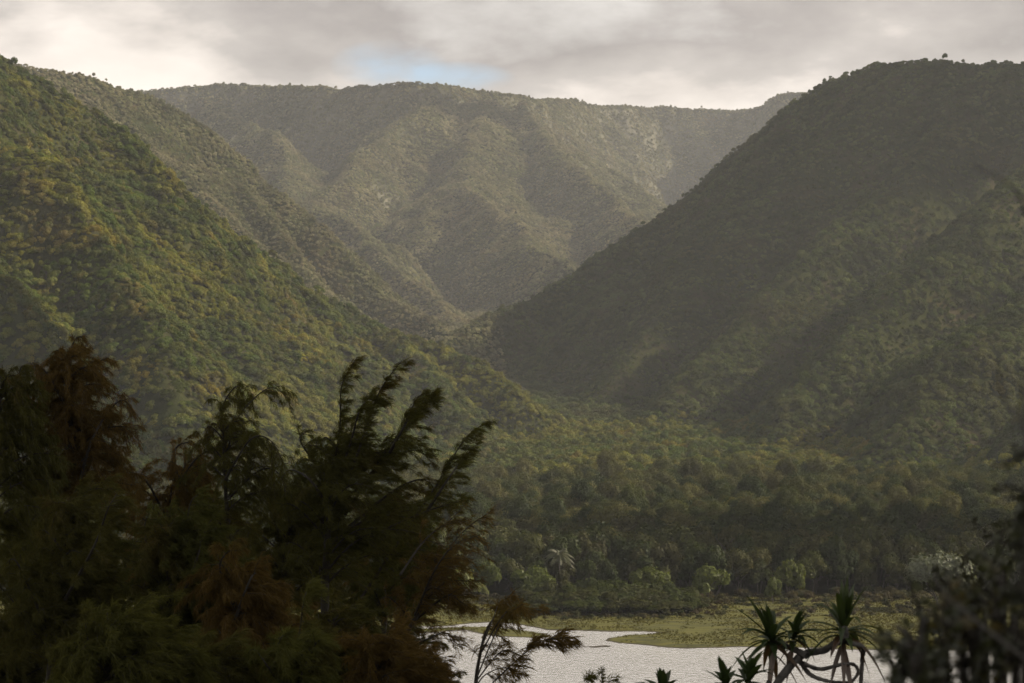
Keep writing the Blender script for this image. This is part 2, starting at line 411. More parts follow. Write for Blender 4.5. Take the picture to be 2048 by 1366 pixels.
bank = shore([(-400, 1254), (700, 1256), (900, 1252), (985, 1244), (1040, 1248), (1090, 1260), (1170, 1263), (1310, 1263.5), (1322, 1265), (1300, 1267.5), (1250, 1271), (1225, 1277), (1212, 1282), (1240, 1287), (1290, 1291), (1380, 1297), (1480, 1294), (1600, 1296), (1770, 1299), (2048, 1302), (2700, 1306), (2700, 1180), (-400, 1180)])
islet = shore([(700, 1262), (850, 1258), (930, 1254), (985, 1254), (1040, 1260), (1085, 1267), (1110, 1275), (1060, 1276), (980, 1272), (930, 1260), (840, 1266)])
shoal = shore([(1040, 1289), (1110, 1285), (1190, 1288), (1240, 1293), (1160, 1295), (1080, 1294)])
slip = shore([(985, 1258), (1020, 1254.5), (1075, 1259), (1010, 1260)])
def meadow_z(X, Y):
    wob = 2.2 * fbm(X, Y, 7, 3, 5)
    s1 = sdf_poly(bank, X, Y) + wob * .8; s2 = sdf_poly(islet, X, Y) + wob * .35; s3 = sdf_poly(shoal, X, Y) + wob
    z = np.maximum.reduce([np.clip(s1 * .10, -.6, .34), np.clip(s2 * .14, -.6, .22), np.clip(s3 * .03, -.6, .02) - .03])
    z = z + np.where(z > -.05, .07, .02) * fbm(X, Y, 3.0, 3, 9)
    return z + np.clip((Y - 452) / 45, 0, 1) * .6
xs = np.arange(-160, 330, 1.3); ys = np.arange(352, 506, .9)
MX, MY = np.meshgrid(xs, ys); MZ = meadow_z(MX, MY)
def meadow_mat():
    m, t = new_mat('meadow_grass')
    geo = N(t, 'ShaderNodeNewGeometry')
    mp = N(t, 'ShaderNodeMapping'); mp.inputs['Scale'].default_value = (.35, 1, 1); t.links.new(geo.outputs['Position'], mp.inputs[0])
    n = N(t, 'ShaderNodeTexNoise', i_Scale=.35, i_Detail=8.0, i_Roughness=.7); t.links.new(mp.outputs[0], n.inputs['Vector'])
    c = ramp(t, n.outputs['Fac'], [(.30, (.018, .017, .006)), (.45, (.040, .041, .008)), (.58, (.068, .066, .010)), (.72, (.048, .038, .012))])
    sp = N(t, 'ShaderNodeSeparateXYZ'); t.links.new(geo.outputs['Position'], sp.inputs[0])
    wet = math_n(t, 'MULTIPLY_ADD', sp.outputs[2], -9.0, 1.25, clamp=True)
    c = mixc(t, wet, c, (.022, .017, .010))
    p = N(t, 'ShaderNodeBsdfPrincipled'); t.links.new(c, p.inputs['Base Color']); p.inputs['Roughness'].default_value = .9; p.inputs['Specular IOR Level'].default_value = .15
    bp = N(t, 'ShaderNodeBump'); bp.inputs['Distance'].default_value = .3; t.links.new(n.outputs['Fac'], bp.inputs['Height']); t.links.new(bp.outputs[0], p.inputs['Normal'])
    o = N(t, 'ShaderNodeOutputMaterial'); t.links.new(p.outputs[0], o.inputs[0])
    return m
M['meadow'] = meadow_mat()
tag(obj('meadow', mesh_np('meadow', np.stack([MX, MY, MZ], -1).reshape(-1, 3), grid_faces(len(xs), len(ys)), M['meadow'], True)), 'flat yellow green grass bank beside the pond', None, None, 'structure')
def water_mat():
    m, t = new_mat('rippled_water')
    geo = N(t, 'ShaderNodeNewGeometry')
    mp = N(t, 'ShaderNodeMapping'); mp.inputs['Scale'].default_value = (.62, .50, 1); t.links.new(geo.outputs['Position'], mp.inputs[0])
    n = N(t, 'ShaderNodeTexNoise', i_Scale=1.4, i_Detail=4.0, i_Roughness=.6, i_Distortion=.2); t.links.new(mp.outputs[0], n.inputs['Vector'])
    nb = N(t, 'ShaderNodeTexNoise', i_Scale=.035, i_Detail=3.0); t.links.new(mp.outputs[0], nb.inputs['Vector'])
    h = math_n(t, 'MULTIPLY', n.outputs['Fac'], math_n(t, 'MULTIPLY_ADD', nb.outputs['Fac'], 1.6, .1))
    p = N(t, 'ShaderNodeBsdfPrincipled')
    p.inputs['Base Color'].default_value = (.92, .90, .88, 1); p.inputs['Metallic'].default_value = .8; p.inputs['Roughness'].default_value = .09; p.inputs['IOR'].default_value = 1.4
    p.inputs['Specular IOR Level'].default_value = 1.0
    bp = N(t, 'ShaderNodeBump'); bp.inputs['Distance'].default_value = .75; bp.inputs['Strength'].default_value = 1.0
    t.links.new(h, bp.inputs['Height']); t.links.new(bp.outputs[0], p.inputs['Normal'])
    o = N(t, 'ShaderNodeOutputMaterial'); t.links.new(p.outputs[0], o.inputs[0])
    return m
M['water'] = water_mat()
xs = np.arange(-400, 700, 20.); ys = np.arange(150, 470, 20.)
X_, Y_ = np.meshgrid(xs, ys)
tag(obj('water', mesh_np('water', np.stack([X_, Y_, X_ * 0 - .0], -1).reshape(-1, 3), grid_faces(len(xs), len(ys)), M['water'], True)), 'pale shining pond water with fine ripples', None, None, 'structure')
# the slope the photographer stands on, running down to the pond
def near_z(X, Y):
    z = CAMZ - 2.2 - .26 * Y - .0002 * Y * Y
    z = z + 3.0 * fbm(X, Y, 25, 4, 91) * np.clip(Y / 40, 0, 1)
    return np.where(Y > 175, np.minimum(z, 1.0 - (Y - 175) * .06), z)
xs = np.arange(-160, 170, 2.5); ys = np.arange(-30, 225, 2.5)
X_, Y_ = np.meshgrid(xs, ys); NZ = near_z(X_, Y_)
M['near_soil'] = plain_mat('slope_soil', (.012, .012, .006), (.03, .026, .012), .6)
tag(obj('ground', mesh_np('near_slope', np.stack([X_, Y_, NZ], -1).reshape(-1, 3), grid_faces(len(xs), len(ys)), M['near_soil'], True)), 'dark overgrown slope dropping to the pond', None, None, 'structure')
# one sheet under everything, out to the horizon
M['sheet'] = plain_mat('sea_and_land', (.02, .022, .012), (.035, .03, .018), .01)
tag(obj('ground', mesh_np('ground_sheet', [(-2600, -300, -1.6), (2600, -300, -1.6), (2600, 5450, -1.6), (-2600, 5450, -1.6)], np.array([[0, 1, 2, 3]]), M['sheet'])), 'low ground far around the valley', None, None, 'structure')

# ---------------------------------------------------------------- hillside forest
def crown_mesh(name, seed, n, r=1.0, h=1.0, leaf=.18, mat=None, lobes=6, droop=0.0, flat=.5, aspect=1.0):
    """A tree crown of many leaf faces on a lumpy cluster of boughs, with gaps between the boughs. Base at z=0, top near z=h."""
    g = np.random.default_rng(seed)
    cs, rs = [], []
    for i in range(lobes):
        a = g.uniform(0, 2 * np.pi); q = math.sqrt(g.uniform(0, 1)) * .74 * r
        z = h * g.uniform(.38, .80) - q * .25
        cs.append((math.cos(a) * q, math.sin(a) * q, z)); rs.append(g.uniform(.24, .48) * r * min(1, (7 / lobes) ** .4))
    cs.append((0, 0, h * .66)); rs.append(.46 * r)
    cs = np.array(cs); rs = np.array(rs)
    pick = g.choice(len(cs), n, p=rs ** 2 / (rs ** 2).sum())
    d = g.normal(size=(n, 3)); d /= np.linalg.norm(d, axis=1)[:, None]
    d[:, 2] = np.where(d[:, 2] < -.35, -d[:, 2] * .6, d[:, 2]); d /= np.linalg.norm(d, axis=1)[:, None]
    rad = rs[pick] * (1 - .45 * g.uniform(0, 1, n) ** 2.2 + .22 * np.maximum(0, g.normal(0, .5, n))) * (1 + .22 * np.sin(d[:, 0] * 9 + seed) * np.cos(d[:, 1] * 8 + pick))
    c = cs[pick] + d * rad[:, None] * np.array([1, 1, h / r * .72 * aspect])
    c[:, 2] = np.maximum(c[:, 2], .05 * h)
    nrm = d + g.normal(size=(n, 3)) * .30; nrm /= np.linalg.norm(nrm, axis=1)[:, None]
    t1 = np.cross(nrm, g.normal(size=(n, 3))); t1 /= np.linalg.norm(t1, axis=1)[:, None]
    t2 = np.cross(nrm, t1)
    L = leaf * g.uniform(.6, 1.35, n)[:, None]; Wd = L * flat
    v = np.stack([c - t1 * L, c + t2 * Wd - t1 * L * .1 + nrm * L * .12, c + t1 * L, c - t2 * Wd + t1 * L * .1 + nrm * L * .12], 1)
    return mesh_np(name, v.reshape(-1, 3), np.arange(4 * n).reshape(-1, 4), mat)

M['near_hill_leaf'] = foliage_mat('near_hill_foliage', [(0.037, 0.051, 0.008), (0.061, 0.078, 0.010), (0.122, 0.120, 0.018), (0.085, 0.069, 0.020), (0.183, 0.159, 0.036), (0.044, 0.062, 0.010)], 30, (.25, .165, .018), .5, transl=.28, gloss=.008,
    region=[(0.122, 0.098, 0.030), (0.037, 0.057, 0.008), (0.055, 0.083, 0.009), (0.027, 0.046, 0.008), (0.134, 0.132, 0.015), (0.073, 0.092, 0.012), (0.159, 0.121, 0.045)])
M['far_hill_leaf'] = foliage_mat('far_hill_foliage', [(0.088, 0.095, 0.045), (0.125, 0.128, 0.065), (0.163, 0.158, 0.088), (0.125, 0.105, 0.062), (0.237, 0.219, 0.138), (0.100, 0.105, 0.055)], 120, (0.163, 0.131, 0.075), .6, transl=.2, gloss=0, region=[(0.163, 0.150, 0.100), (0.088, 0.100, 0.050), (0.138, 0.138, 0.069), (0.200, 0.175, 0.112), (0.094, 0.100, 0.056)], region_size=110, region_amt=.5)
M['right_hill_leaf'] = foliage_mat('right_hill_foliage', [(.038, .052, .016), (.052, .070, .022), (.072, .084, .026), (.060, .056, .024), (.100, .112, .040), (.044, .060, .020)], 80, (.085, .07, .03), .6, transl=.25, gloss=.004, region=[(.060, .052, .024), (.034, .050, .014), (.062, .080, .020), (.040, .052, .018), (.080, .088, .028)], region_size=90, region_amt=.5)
M['floor_leaf'] = foliage_mat('valley_floor_foliage', [(.018, .027, .007), (.030, .040, .009), (.050, .056, .013), (.034, .034, .011), (.088, .086, .026), (.024, .033, .008)], 26, (.13, .11, .020), .15, transl=.25, gloss=.006)
def variants(name, mat, count, nleaf, leaf):
    col = bpy.data.collections.new(name)
    for i in range(count):
        lob = [11, 7, 13, 8, 9, 12][i % 6]
        me = crown_mesh('crown_shape', 100 + i * 7, nleaf, 1.0, [1.5, 1.2, 1.1, 1.9, 1.35, .9][i % 6], leaf, mat, lobes=lob)
        col.objects.link(bpy.data.objects.new('crown_shape', me))
    return col
def scatter(name, pts, scl, col, label, seed=0, tilt=None):
    me = bpy.data.meshes.new(name)
    me.vertices.add(len(pts)); me.vertices.foreach_set('co', pts.astype(np.float32).ravel())
    g = np.random.default_rng(seed)
    a = me.attributes.new('siz', 'FLOAT_VECTOR', 'POINT'); a.data.foreach_set('vector', scl.astype(np.float32).ravel())
    rot = np.zeros((len(pts), 3), np.float32); rot[:, 2] = g.uniform(0, 6.283, len(pts)); rot[:, 0] = g.normal(0, .08, len(pts))
    if tilt is not None:
        # lean each crown with the slope it grows on: R = Rtilt * Rz(random), as XYZ euler angles
        n = np.stack([tilt[:, 0], tilt[:, 1], np.ones(len(pts))], 1); n /= np.linalg.norm(n, axis=1)[:, None]
        ph = g.uniform(0, 6.283, len(pts)); c0 = np.stack([np.cos(ph), np.sin(ph), 0 * ph], 1)
        xa = c0 - n * (c0 * n).sum(1)[:, None]; xa /= np.linalg.norm(xa, axis=1)[:, None]; ya = np.cross(n, xa)
        rot = np.stack([np.arctan2(ya[:, 2], n[:, 2]), -np.arcsin(np.clip(xa[:, 2], -1, 1)), np.arctan2(xa[:, 1], xa[:, 0])], 1).astype(np.float32)
    a = me.attributes.new('turn', 'FLOAT_VECTOR', 'POINT'); a.data.foreach_set('vector', rot.ravel())
    a = me.attributes.new('pick', 'INT', 'POINT'); a.data.foreach_set('value', g.integers(0, len(col.objects), len(pts)).astype(np.int32))
    o = obj(name, me)
    ng = bpy.data.node_groups.new(name + '_spread', 'GeometryNodeTree')
    ng.interface.new_socket('Geometry', in_out='INPUT', socket_type='NodeSocketGeometry')
    ng.interface.new_socket('Geometry', in_out='OUTPUT', socket_type='NodeSocketGeometry')
    gi = ng.nodes.new('NodeGroupInput'); go = ng.nodes.new('NodeGroupOutput')
    ip = ng.nodes.new('GeometryNodeInstanceOnPoints'); ci = ng.nodes.new('GeometryNodeCollectionInfo')
    ci.inputs['Collection'].default_value = col; ci.inputs['Separate Children'].default_value = True; ci.inputs['Reset Children'].default_value = True
    ip.inputs['Pick Instance'].default_value = True
    def attr(nm, ty):
        n = ng.nodes.new('GeometryNodeInputNamedAttribute'); n.data_type = ty; n.inputs['Name'].default_value = nm
        return n.outputs[0]
    ng.links.new(gi.outputs[0], ip.inputs['Points']); ng.links.new(ci.outputs[0], ip.inputs['Instance'])
    ng.links.new(attr('pick', 'INT'), ip.inputs['Instance Index'])
    e2r = ng.nodes.new('FunctionNodeEulerToRotation'); ng.links.new(attr('turn', 'FLOAT_VECTOR'), e2r.inputs[0])
    ng.links.new(e2r.outputs[0], ip.inputs['Rotation']); ng.links.new(attr('siz', 'FLOAT_VECTOR'), ip.inputs['Scale'])
    ng.links.new(ip.outputs[0], go.inputs[0])
    md = o.modifiers.new('spread', 'NODES'); md.node_group = ng
    return tag(o, label, None, None, 'stuff')

def visible(x, y, z, margin=14.0, n=60):
    """Keep what the camera, or one a few steps aside, could see over the ground."""
    keep = np.zeros(len(x), bool)
    for cx_ in (-25, 0, 25):
        ok = np.ones(len(x), bool)
        for t in np.linspace(.12, .985, n):
            xs_ = cx_ + (x - cx_) * t; ys_ = y * t; zs_ = CAMZ + (z - CAMZ) * t
            ok &= ~((G.at(xs_, ys_) > zs_ + 3.0) & (ys_ > 480))
        keep |= ok
    return keep
def sites(y0, y1, cell, seed):
    g = np.random.default_rng(seed)
    xm = y1 * .30
    nx, ny = int(2 * xm / cell), int((y1 - y0) / cell)
    i, j = np.meshgrid(np.arange(nx), np.arange(ny))
    x = (-xm + (i + g.uniform(0, 1, i.shape)) * cell).ravel(); y = (y0 + (j + g.uniform(0, 1, i.shape)) * cell).ravel()
    ok = np.abs(x) < y * .285 + 12
    x, y = x[ok], y[ok]
    return x, y, G.at(x, y), g
P = {'near': [], 'right': [], 'far': [], 'floor': []}
S = {'near': [], 'right': [], 'far': [], 'floor': []}
T = {'near': [], 'right': [], 'far': [], 'floor': []}
def classify(x, y, z):
    onfloor = (z < floor_z(x, y) + 13) & (y < 885 + 30 * fbm(x, y, 60, 2, 99))
    left = x < np.interp(y, [480, 1200, 1400, 1900], [-20, 40, 20, -30])
    foot = (z < floor_z(x, y) + 9) & (y < 1290)
    return np.where(onfloor, 0, np.where(foot, 1, np.where(y > 2150, 3, np.where(left, np.where(y < 1480, 1, 3), 2))))
for (y0, y1, cell) in ((499, 566, 5.2), (566, 900, 5.2), (900, 1500, 3.0), (1500, 2250, 3.5), (2250, 3300, 4.3), (3300, 4600, 5.0)):
    x, y, z, g = sites(y0, y1, cell, int(y0))
    if y1 == 566:
        q = x < (862 - CX) / FPX * y; x, y, z = x[q], y[q], z[q]
    h = 9.0
    k = visible(x, y, z + h)
    x, y, z = x[k], y[k], z[k]
    cl = classify(x, y, z)
    sz = cell * np.clip(np.exp(g.normal(-.36, .40, len(x))), .38, 1.7)
    dens = fbm(x, y, 70, 3, 55)
    sz = sz * (1 + .45 * dens)
    sz = np.where(y > 1500, np.minimum(sz, cell * .80), np.minimum(sz, 4.8))
    sz = np.where(cl == 0, np.maximum(sz, 3.2) * g.uniform(.95, 1.45, len(x)), sz)
    hz = sz * g.uniform(.6, 1.15, len(x)) * np.where(cl == 0, 1.25, 1.0)
    hz = np.where(cl == 0, hz, np.minimum(hz, 3.6 + y * .0003))
    base = z - .25 * hz + np.where(cl == 0, 4.0 + 3.0 * g.uniform(0, 1, len(x)), 0)
    for c, nm in enumerate(('floor', 'near', 'right', 'far')):
        q = cl == c
        if q.any():
            eps = 8.0
            nx_ = -(G.at(x[q] + eps, y[q]) - G.at(x[q] - eps, y[q])) / (2 * eps); ny_ = -(G.at(x[q], y[q] + eps) - G.at(x[q], y[q] - eps)) / (2 * eps)
            T[nm].append(np.stack([nx_, ny_], 1) * (.8 if c else 0))
            P[nm].append(np.stack([x[q], y[q], base[q]], 1)); S[nm].append(np.stack([sz[q], sz[q], hz[q]], 1))
# ragged growth along the crests
g = np.random.default_rng(77)
for pts, s in [CRESTS[0], CRESTS[6], CRESTS[9], CRESTS[-4], (RIM, 0)]:
    p = crest(pts, 1.6 if pts[0][2] < 2600 else 2.6)
    p = p + g.normal(0, 4.0, p.shape) * np.array([1, 1, 0])
    k = (np.abs(p[:, 0]) < p[:, 1] * .29) & (g.uniform(0, 1, len(p)) < .35 + .65 * (fbm(p[:, 0], p[:, 1], 25, 2, 19) > 0))
    p = p[k]; zz = G.at(p[:, 0], p[:, 1]); r_ = np.exp(np.clip(g.normal(.42, .38, len(p)), -.5, 1.0)) * (1.0 if pts[0][2] < 2600 else 1.35)
    cl = classify(p[:, 0], p[:, 1], zz + 40)
    for c, nm in enumerate(('floor', 'near', 'right', 'far')):
        q = cl == c
        if c and q.any():
            P[nm].append(np.stack([p[q, 0], p[q, 1], zz[q] - .2], 1)); S[nm].append(np.stack([r_[q], r_[q], r_[q] * g.uniform(.8, 1.6, q.sum())], 1)); T[nm].append(np.zeros((q.sum(), 2)))
print('trees', {k: sum(len(a) for a in v) for k, v in P.items()})
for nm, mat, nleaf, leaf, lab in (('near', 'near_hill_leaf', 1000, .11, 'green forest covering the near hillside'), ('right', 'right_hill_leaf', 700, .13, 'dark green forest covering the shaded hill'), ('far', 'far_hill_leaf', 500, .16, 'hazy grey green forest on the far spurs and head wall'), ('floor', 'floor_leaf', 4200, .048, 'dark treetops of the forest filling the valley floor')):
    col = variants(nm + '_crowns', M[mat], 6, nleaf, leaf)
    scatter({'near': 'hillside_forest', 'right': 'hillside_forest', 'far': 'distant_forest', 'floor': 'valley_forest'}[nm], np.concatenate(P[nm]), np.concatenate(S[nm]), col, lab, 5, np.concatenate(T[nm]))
# ---------------------------------------------------------------- clouds added out of view to shade the slopes and the foreground
def ico(sub):
    import bmesh
    bm = bmesh.new(); bmesh.ops.create_icosphere(bm, subdivisions=sub, radius=1)
    v = np.array([q.co[:] for q in bm.verts]); f = np.array([[q.index for q in p.verts] for p in bm.faces]); bm.free()
    return v, f
ICO = ico(4)
cm, ct = new_mat('shade_cloud_white')
cd = N(ct, 'ShaderNodeBsdfDiffuse'); cd.inputs[0].default_value = (.85, .85, .86, 1)
co = N(ct, 'ShaderNodeOutputMaterial'); ct.links.new(cd.outputs[0], co.inputs[0])
SD = np.array([math.sin(R(SUN_AZ)) * math.cos(R(SUN_EL)), math.cos(R(SUN_AZ)) * math.cos(R(SUN_EL)), math.sin(R(SUN_EL))])
def shade_cloud(tx, ty, tz, rx, ry, label, seed, height=1150.0, turn=0.0):  # unseen sun blocker, set sunward of the spot it is added to darken
    g = np.random.default_rng(seed)
    c = np.array([tx, ty, tz]) + SD * ((height - tz) / SD[2])
    b = Bag(); v0, f0 = ICO
    for i in range(14):
        a = g.uniform(0, 6.283); q = math.sqrt(g.uniform()) * .72
        r = g.uniform(.26, .42)
        p = np.array([math.cos(a) * q * rx, math.sin(a) * q * ry, g.uniform(0, .12) * rx])
        nz = 1 + .10 * np.sin(v0[:, 0] * 7 + i) * np.cos(v0[:, 1] * 6 + 2 * i) + .07 * np.sin(v0[:, 2] * 13 + i) * np.cos(v0[:, 0] * 15) + .04 * np.sin(v0[:, 1] * 29) * np.cos(v0[:, 2] * 27 + i)
        v = v0 * nz[:, None] * np.array([rx * r, ry * r, rx * r * .55])
        v[:, 2] = np.where(v[:, 2] < -.12 * rx * r, -.12 * rx * r + .15 * v[:, 2], v[:, 2])
        b.add(v + p, f0)
    me = b.mesh('shade_cloud', cm, True)
    o = obj('shade_cloud', me); o.location = c; o.rotation_euler[2] = turn
    tag(o, label, 'shade_cloud', None)
    return o
shade_cloud(0, 70, 40, 230, 190, 'low unseen cumulus added to shade the foreground ironwood trees', 1)
shade_cloud(420, 1640, 330, 170, 120, 'broad unseen cumulus added to shade the big rounded hill', 3)
shade_cloud(-380, 3560, 480, 330, 190, 'wide unseen cumulus added to shade the flat topped head wall', 4)
shade_cloud(-240, 830, 60, 150, 110, 'small unseen cumulus added to shade the foot of the near hill', 6)
shade_cloud(125, 565, 14, 120, 58, 'small ragged unseen cumulus added to shade one end of the valley forest', 2)
# ---------------------------------------------------------------- plants of the valley floor
M['bark'] = plain_mat('grey_bark', (.035, .03, .024), (.10, .09, .075), 3.0)
M['dark_bark'] = plain_mat('dark_bark', (.014, .012, .009), (.035, .03, .022), 6.0)
M['forest_leaf'] = foliage_mat('forest_foliage', [(.020, .028, .007), (.029, .038, .009), (.042, .046, .011), (.030, .030, .010), (.050, .052, .014), (.024, .033, .009)], 7, (.12, .08, .012), .15, transl=.25, gloss=.006)
M['bright_leaf'] = foliage_mat('bright_foliage', [(.048, .062, .011), (.062, .074, .013), (.052, .064, .012)], transl=.35, gloss=.01, leafvar=.7)
M['thicket_leaf'] = foliage_mat('thicket_foliage', [(.026, .034, .008), (.034, .043, .009), (.032, .034, .009)], transl=.3, gloss=.006, leafvar=.6)
M['shrub_leaf'] = foliage_mat('marsh_foliage', [(.034, .038, .014), (.052, .048, .018), (.044, .034, .018), (.064, .058, .026)], transl=.3, gloss=.006)
M['silver_leaf'] = foliage_mat('silvery_foliage', [(.085, .095, .060), (.070, .080, .050)], transl=.25, gloss=.02)
M['pale_leaf'] = foliage_mat('pale_foliage', [(.12, .13, .04), (.10, .11, .035)], transl=.4, gloss=.01)

def trunk_mesh(seed, h=1.0, r=.03, limbs=5, mat='bark'):
    g = np.random.default_rng(seed); b = Bag()
    lean = g.normal(0, .05, 2)
    path = bez([(0, 0, -.06), (lean[0], lean[1], h * .25), (lean[0] * 2.2, lean[1] * 1.4, h * .5), (lean[0] * 2, lean[1] * 3, h * .8)], 12)
    b.add(*tube(path, np.linspace(r, r * .3, len(path)), 7))
    for i in range(limbs):
        k = g.integers(4, len(path) - 2); a = g.uniform(0, 6.28); L = g.uniform(.2, .38)
        p = path[k]; e = p + np.array([math.cos(a) * L, math.sin(a) * L, L * g.uniform(.5, 1.1)])
        q = bez([p, (p + e) / 2 + np.array([0, 0, .04]), e], 6)
        b.add(*tube(q, np.linspace(r * .55, r * .12, len(q)), 5))
    return b.mesh('trunk', M[mat])
class Kind:
    """Variants of one kind of tree: crown + trunk on an Empty at the foot; placed by copying."""
    def __init__(s, name, label, cat, group, leafmat, seeds, n, leaf, crown=(1.0, 1.0), crown_z=.25, trunk_h=1.0, trunk_r=.03, lobes=7, bark='bark'):
        s.name, s.label, s.cat, s.group = name, label, cat, group
        s.v = []
        for k, sd in enumerate(seeds):
            cme = crown_mesh('crown', sd, n, crown[0] * (.9 + .2 * ((sd * 7) % 5) / 5), crown[1], leaf, M[leafmat], lobes=lobes - (k % 3))
            cme.transform(__import__('mathutils').Matrix.Translation((0, 0, crown_z)))
            s.v.append((cme, trunk_mesh(sd, trunk_h, trunk_r, 5, bark)))
        s.i = 0
    def place(s, x, y, z, sxy, sz, rz, label=None, group='*', variant=None):
        cme, tme = s.v[(s.i if variant is None else variant) % len(s.v)]; s.i += 1
        e = empty(s.name, (x, y, z), rz); e.scale = (sxy, sxy, sz)
        tag(e, label or s.label, s.cat, s.group if group == '*' else group)
        obj('crown', cme, e); obj('trunk', tme, e)
        return e
def mz(x, y):
    return float(meadow_z(np.array([[x]]), np.array([[y]]))[0, 0]) if y < 497 else float(G.at(np.array([x]), np.array([y]))[0])

forest = Kind('forest_tree', 'dark green broadleaf tree of the dense forest standing behind the grass bank', 'tree', 'forest trees behind the grass bank', 'forest_leaf', [11, 12, 13, 14, 15, 16, 17, 18], 6000, .034, (.44, .78), .18, 1.0, .018, 15)
g = np.random.default_rng(21)
cnt = 0
yy = 500.0
row = 0
while yy < 566 and cnt < 292:
    x0, x1 = (875 - CX) / FPX * yy, (2075 - CX) / FPX * yy
    x = x0 + g.uniform(0, 6)
    while x < x1 and cnt < 292:
        H = g.uniform(8.5, 16.0) + (1.5 if row > 2 else 0)
        if row == 0: H *= g.uniform(.70, 1.0)
        wd = H * g.uniform(.75, 1.1)
        yj = yy + g.uniform(-2.2, 2.2)
        forest.place(x, yj, mz(x, max(yj, 498)) - .1, wd, H, g.uniform(0, 6.28))
        cnt += 1
        x += g.uniform(4.6, 7.6)
    yy += 6.0; row += 1
print('forest trees', cnt, 'rows to', yy)

bright = Kind('rounded_tree', '', 'tree', 'bright rounded trees at the forest edge', 'bright_leaf', [31, 32, 33], 3600, .05, (.5, .78), .12, .9, .02, 13)
for (px, pyt, pyb, wpx, d, lab, v) in (
        (975, 1118, 1215, 62, 488, 'bright green rounded tree at the forest edge nearest the tall ironwood', 0),
        (1072, 1130, 1205, 84, 486, 'wide bright green rounded tree just below the coconut palm', 1),
        (1300, 1130, 1215, 84, 484, 'bright domed tree rising behind the far end of the thicket', 2),
        (1416, 1128, 1222, 88, 480, 'tallest bright rounded tree beside the thicket, leaning crown full to the ground', 0),
        (1578, 1116, 1205, 56, 490, 'narrow bright tree against the darkest stretch of forest', 1),
        (1546, 1152, 1215, 46, 482, 'small bright dome of leaves in front of the narrow tree', 2)):
    x, y, z = W(px, pyt, d); z0 = mz(x, d)
    bright.place(x, d, z0, wpx / FPX * d * 1.05, (z - z0) * 1.04, v * 1.3 + px, lab, None, v)
silver = Kind('silvery_tree', 'wide silvery grey tree standing out from the dark forest', 'tree', None, 'silver_leaf', [41], 5200, .035, (.5, .85), .1, .8, .02, 8)
x, y, z = W(1880, 1108, 470); silver.place(x, 470, mz(x, 470), 140 / FPX * 470, z, .4)
pale = Kind('pale_tree', '', 'tree', None, 'pale_leaf', [51, 52], 900, .05, (.5, .75), .22, 1.0, .014, 6)
for (px, pyt, wpx, d, lab) in ((925, 1140, 60, 476, 'slender yellow green tree with sparse leaves on the grass bank'), (958, 1168, 40, 474, 'low yellow green sapling beside the slender tree')):
    x, y, z = W(px, pyt, d); pale.place(x, d, mz(x, d), wpx / FPX * d, z, px, lab)

thick = Kind('thicket_bush', 'round green bush of the thicket between the grass bank and the forest', 'bush', 'bushes of the green thicket', 'thicket_leaf', [61, 62, 63, 64], 2600, .055, (.55, .92), .03, .6, .02, 9, 'dark_bark')
for r_, (d, n, top) in enumerate(((461, 15, 1196), (464, 15, 1186), (468, 16, 1173), (475, 15, 1162))):
    for i in range(n):
        t = (i + g.uniform(.2, .8)) / n
        px = 1040 + t * 350 + r_ * 3; tp = top + 16 * abs(t - .45) ** 1.5 * 3 + g.uniform(-5, 7)
        x, y, z = W(px, tp, d)
        thick.place(x, d + g.uniform(-1, 1), mz(x, d) - .1, g.uniform(6.0, 9.5), max(2.0, z), g.uniform(0, 6.28))
# marsh shrubs on the bank and its edge
mshr = [crown_mesh('marsh_shrub', 70 + i, 500, .6, [.8, .6, 1.0][i], .09, M['shrub_leaf'], lobes=9) for i in range(3)]
ns = 0
for i in range(270):
    px = g.uniform(1385, 1900) if i % 4 else g.uniform(900, 1400)
    py = 1198 + 42 * g.uniform(0, 1) ** 1.3
    if px < 1385: py = g.uniform(1234, 1243) if px > 1040 else g.uniform(1205, 1232)
    d = min(497, CAMZ * FPX / (py - HY)); x = (px - CX) / FPX * d
    s = g.uniform(.8, 2.2) * (1.35 if py < 1215 else .8)
    o = obj('marsh_shrub', mshr[i % 3]); o.location = (x, d, mz(x, d) - .05); o.scale = (s * 1.2, s * 1.2, s); o.rotation_euler[2] = g.uniform(0, 6.28)
    tag(o, 'low scrubby shrub on the marshy edge of the grass bank', 'shrub', 'low shrubs on the grass bank'); ns += 1

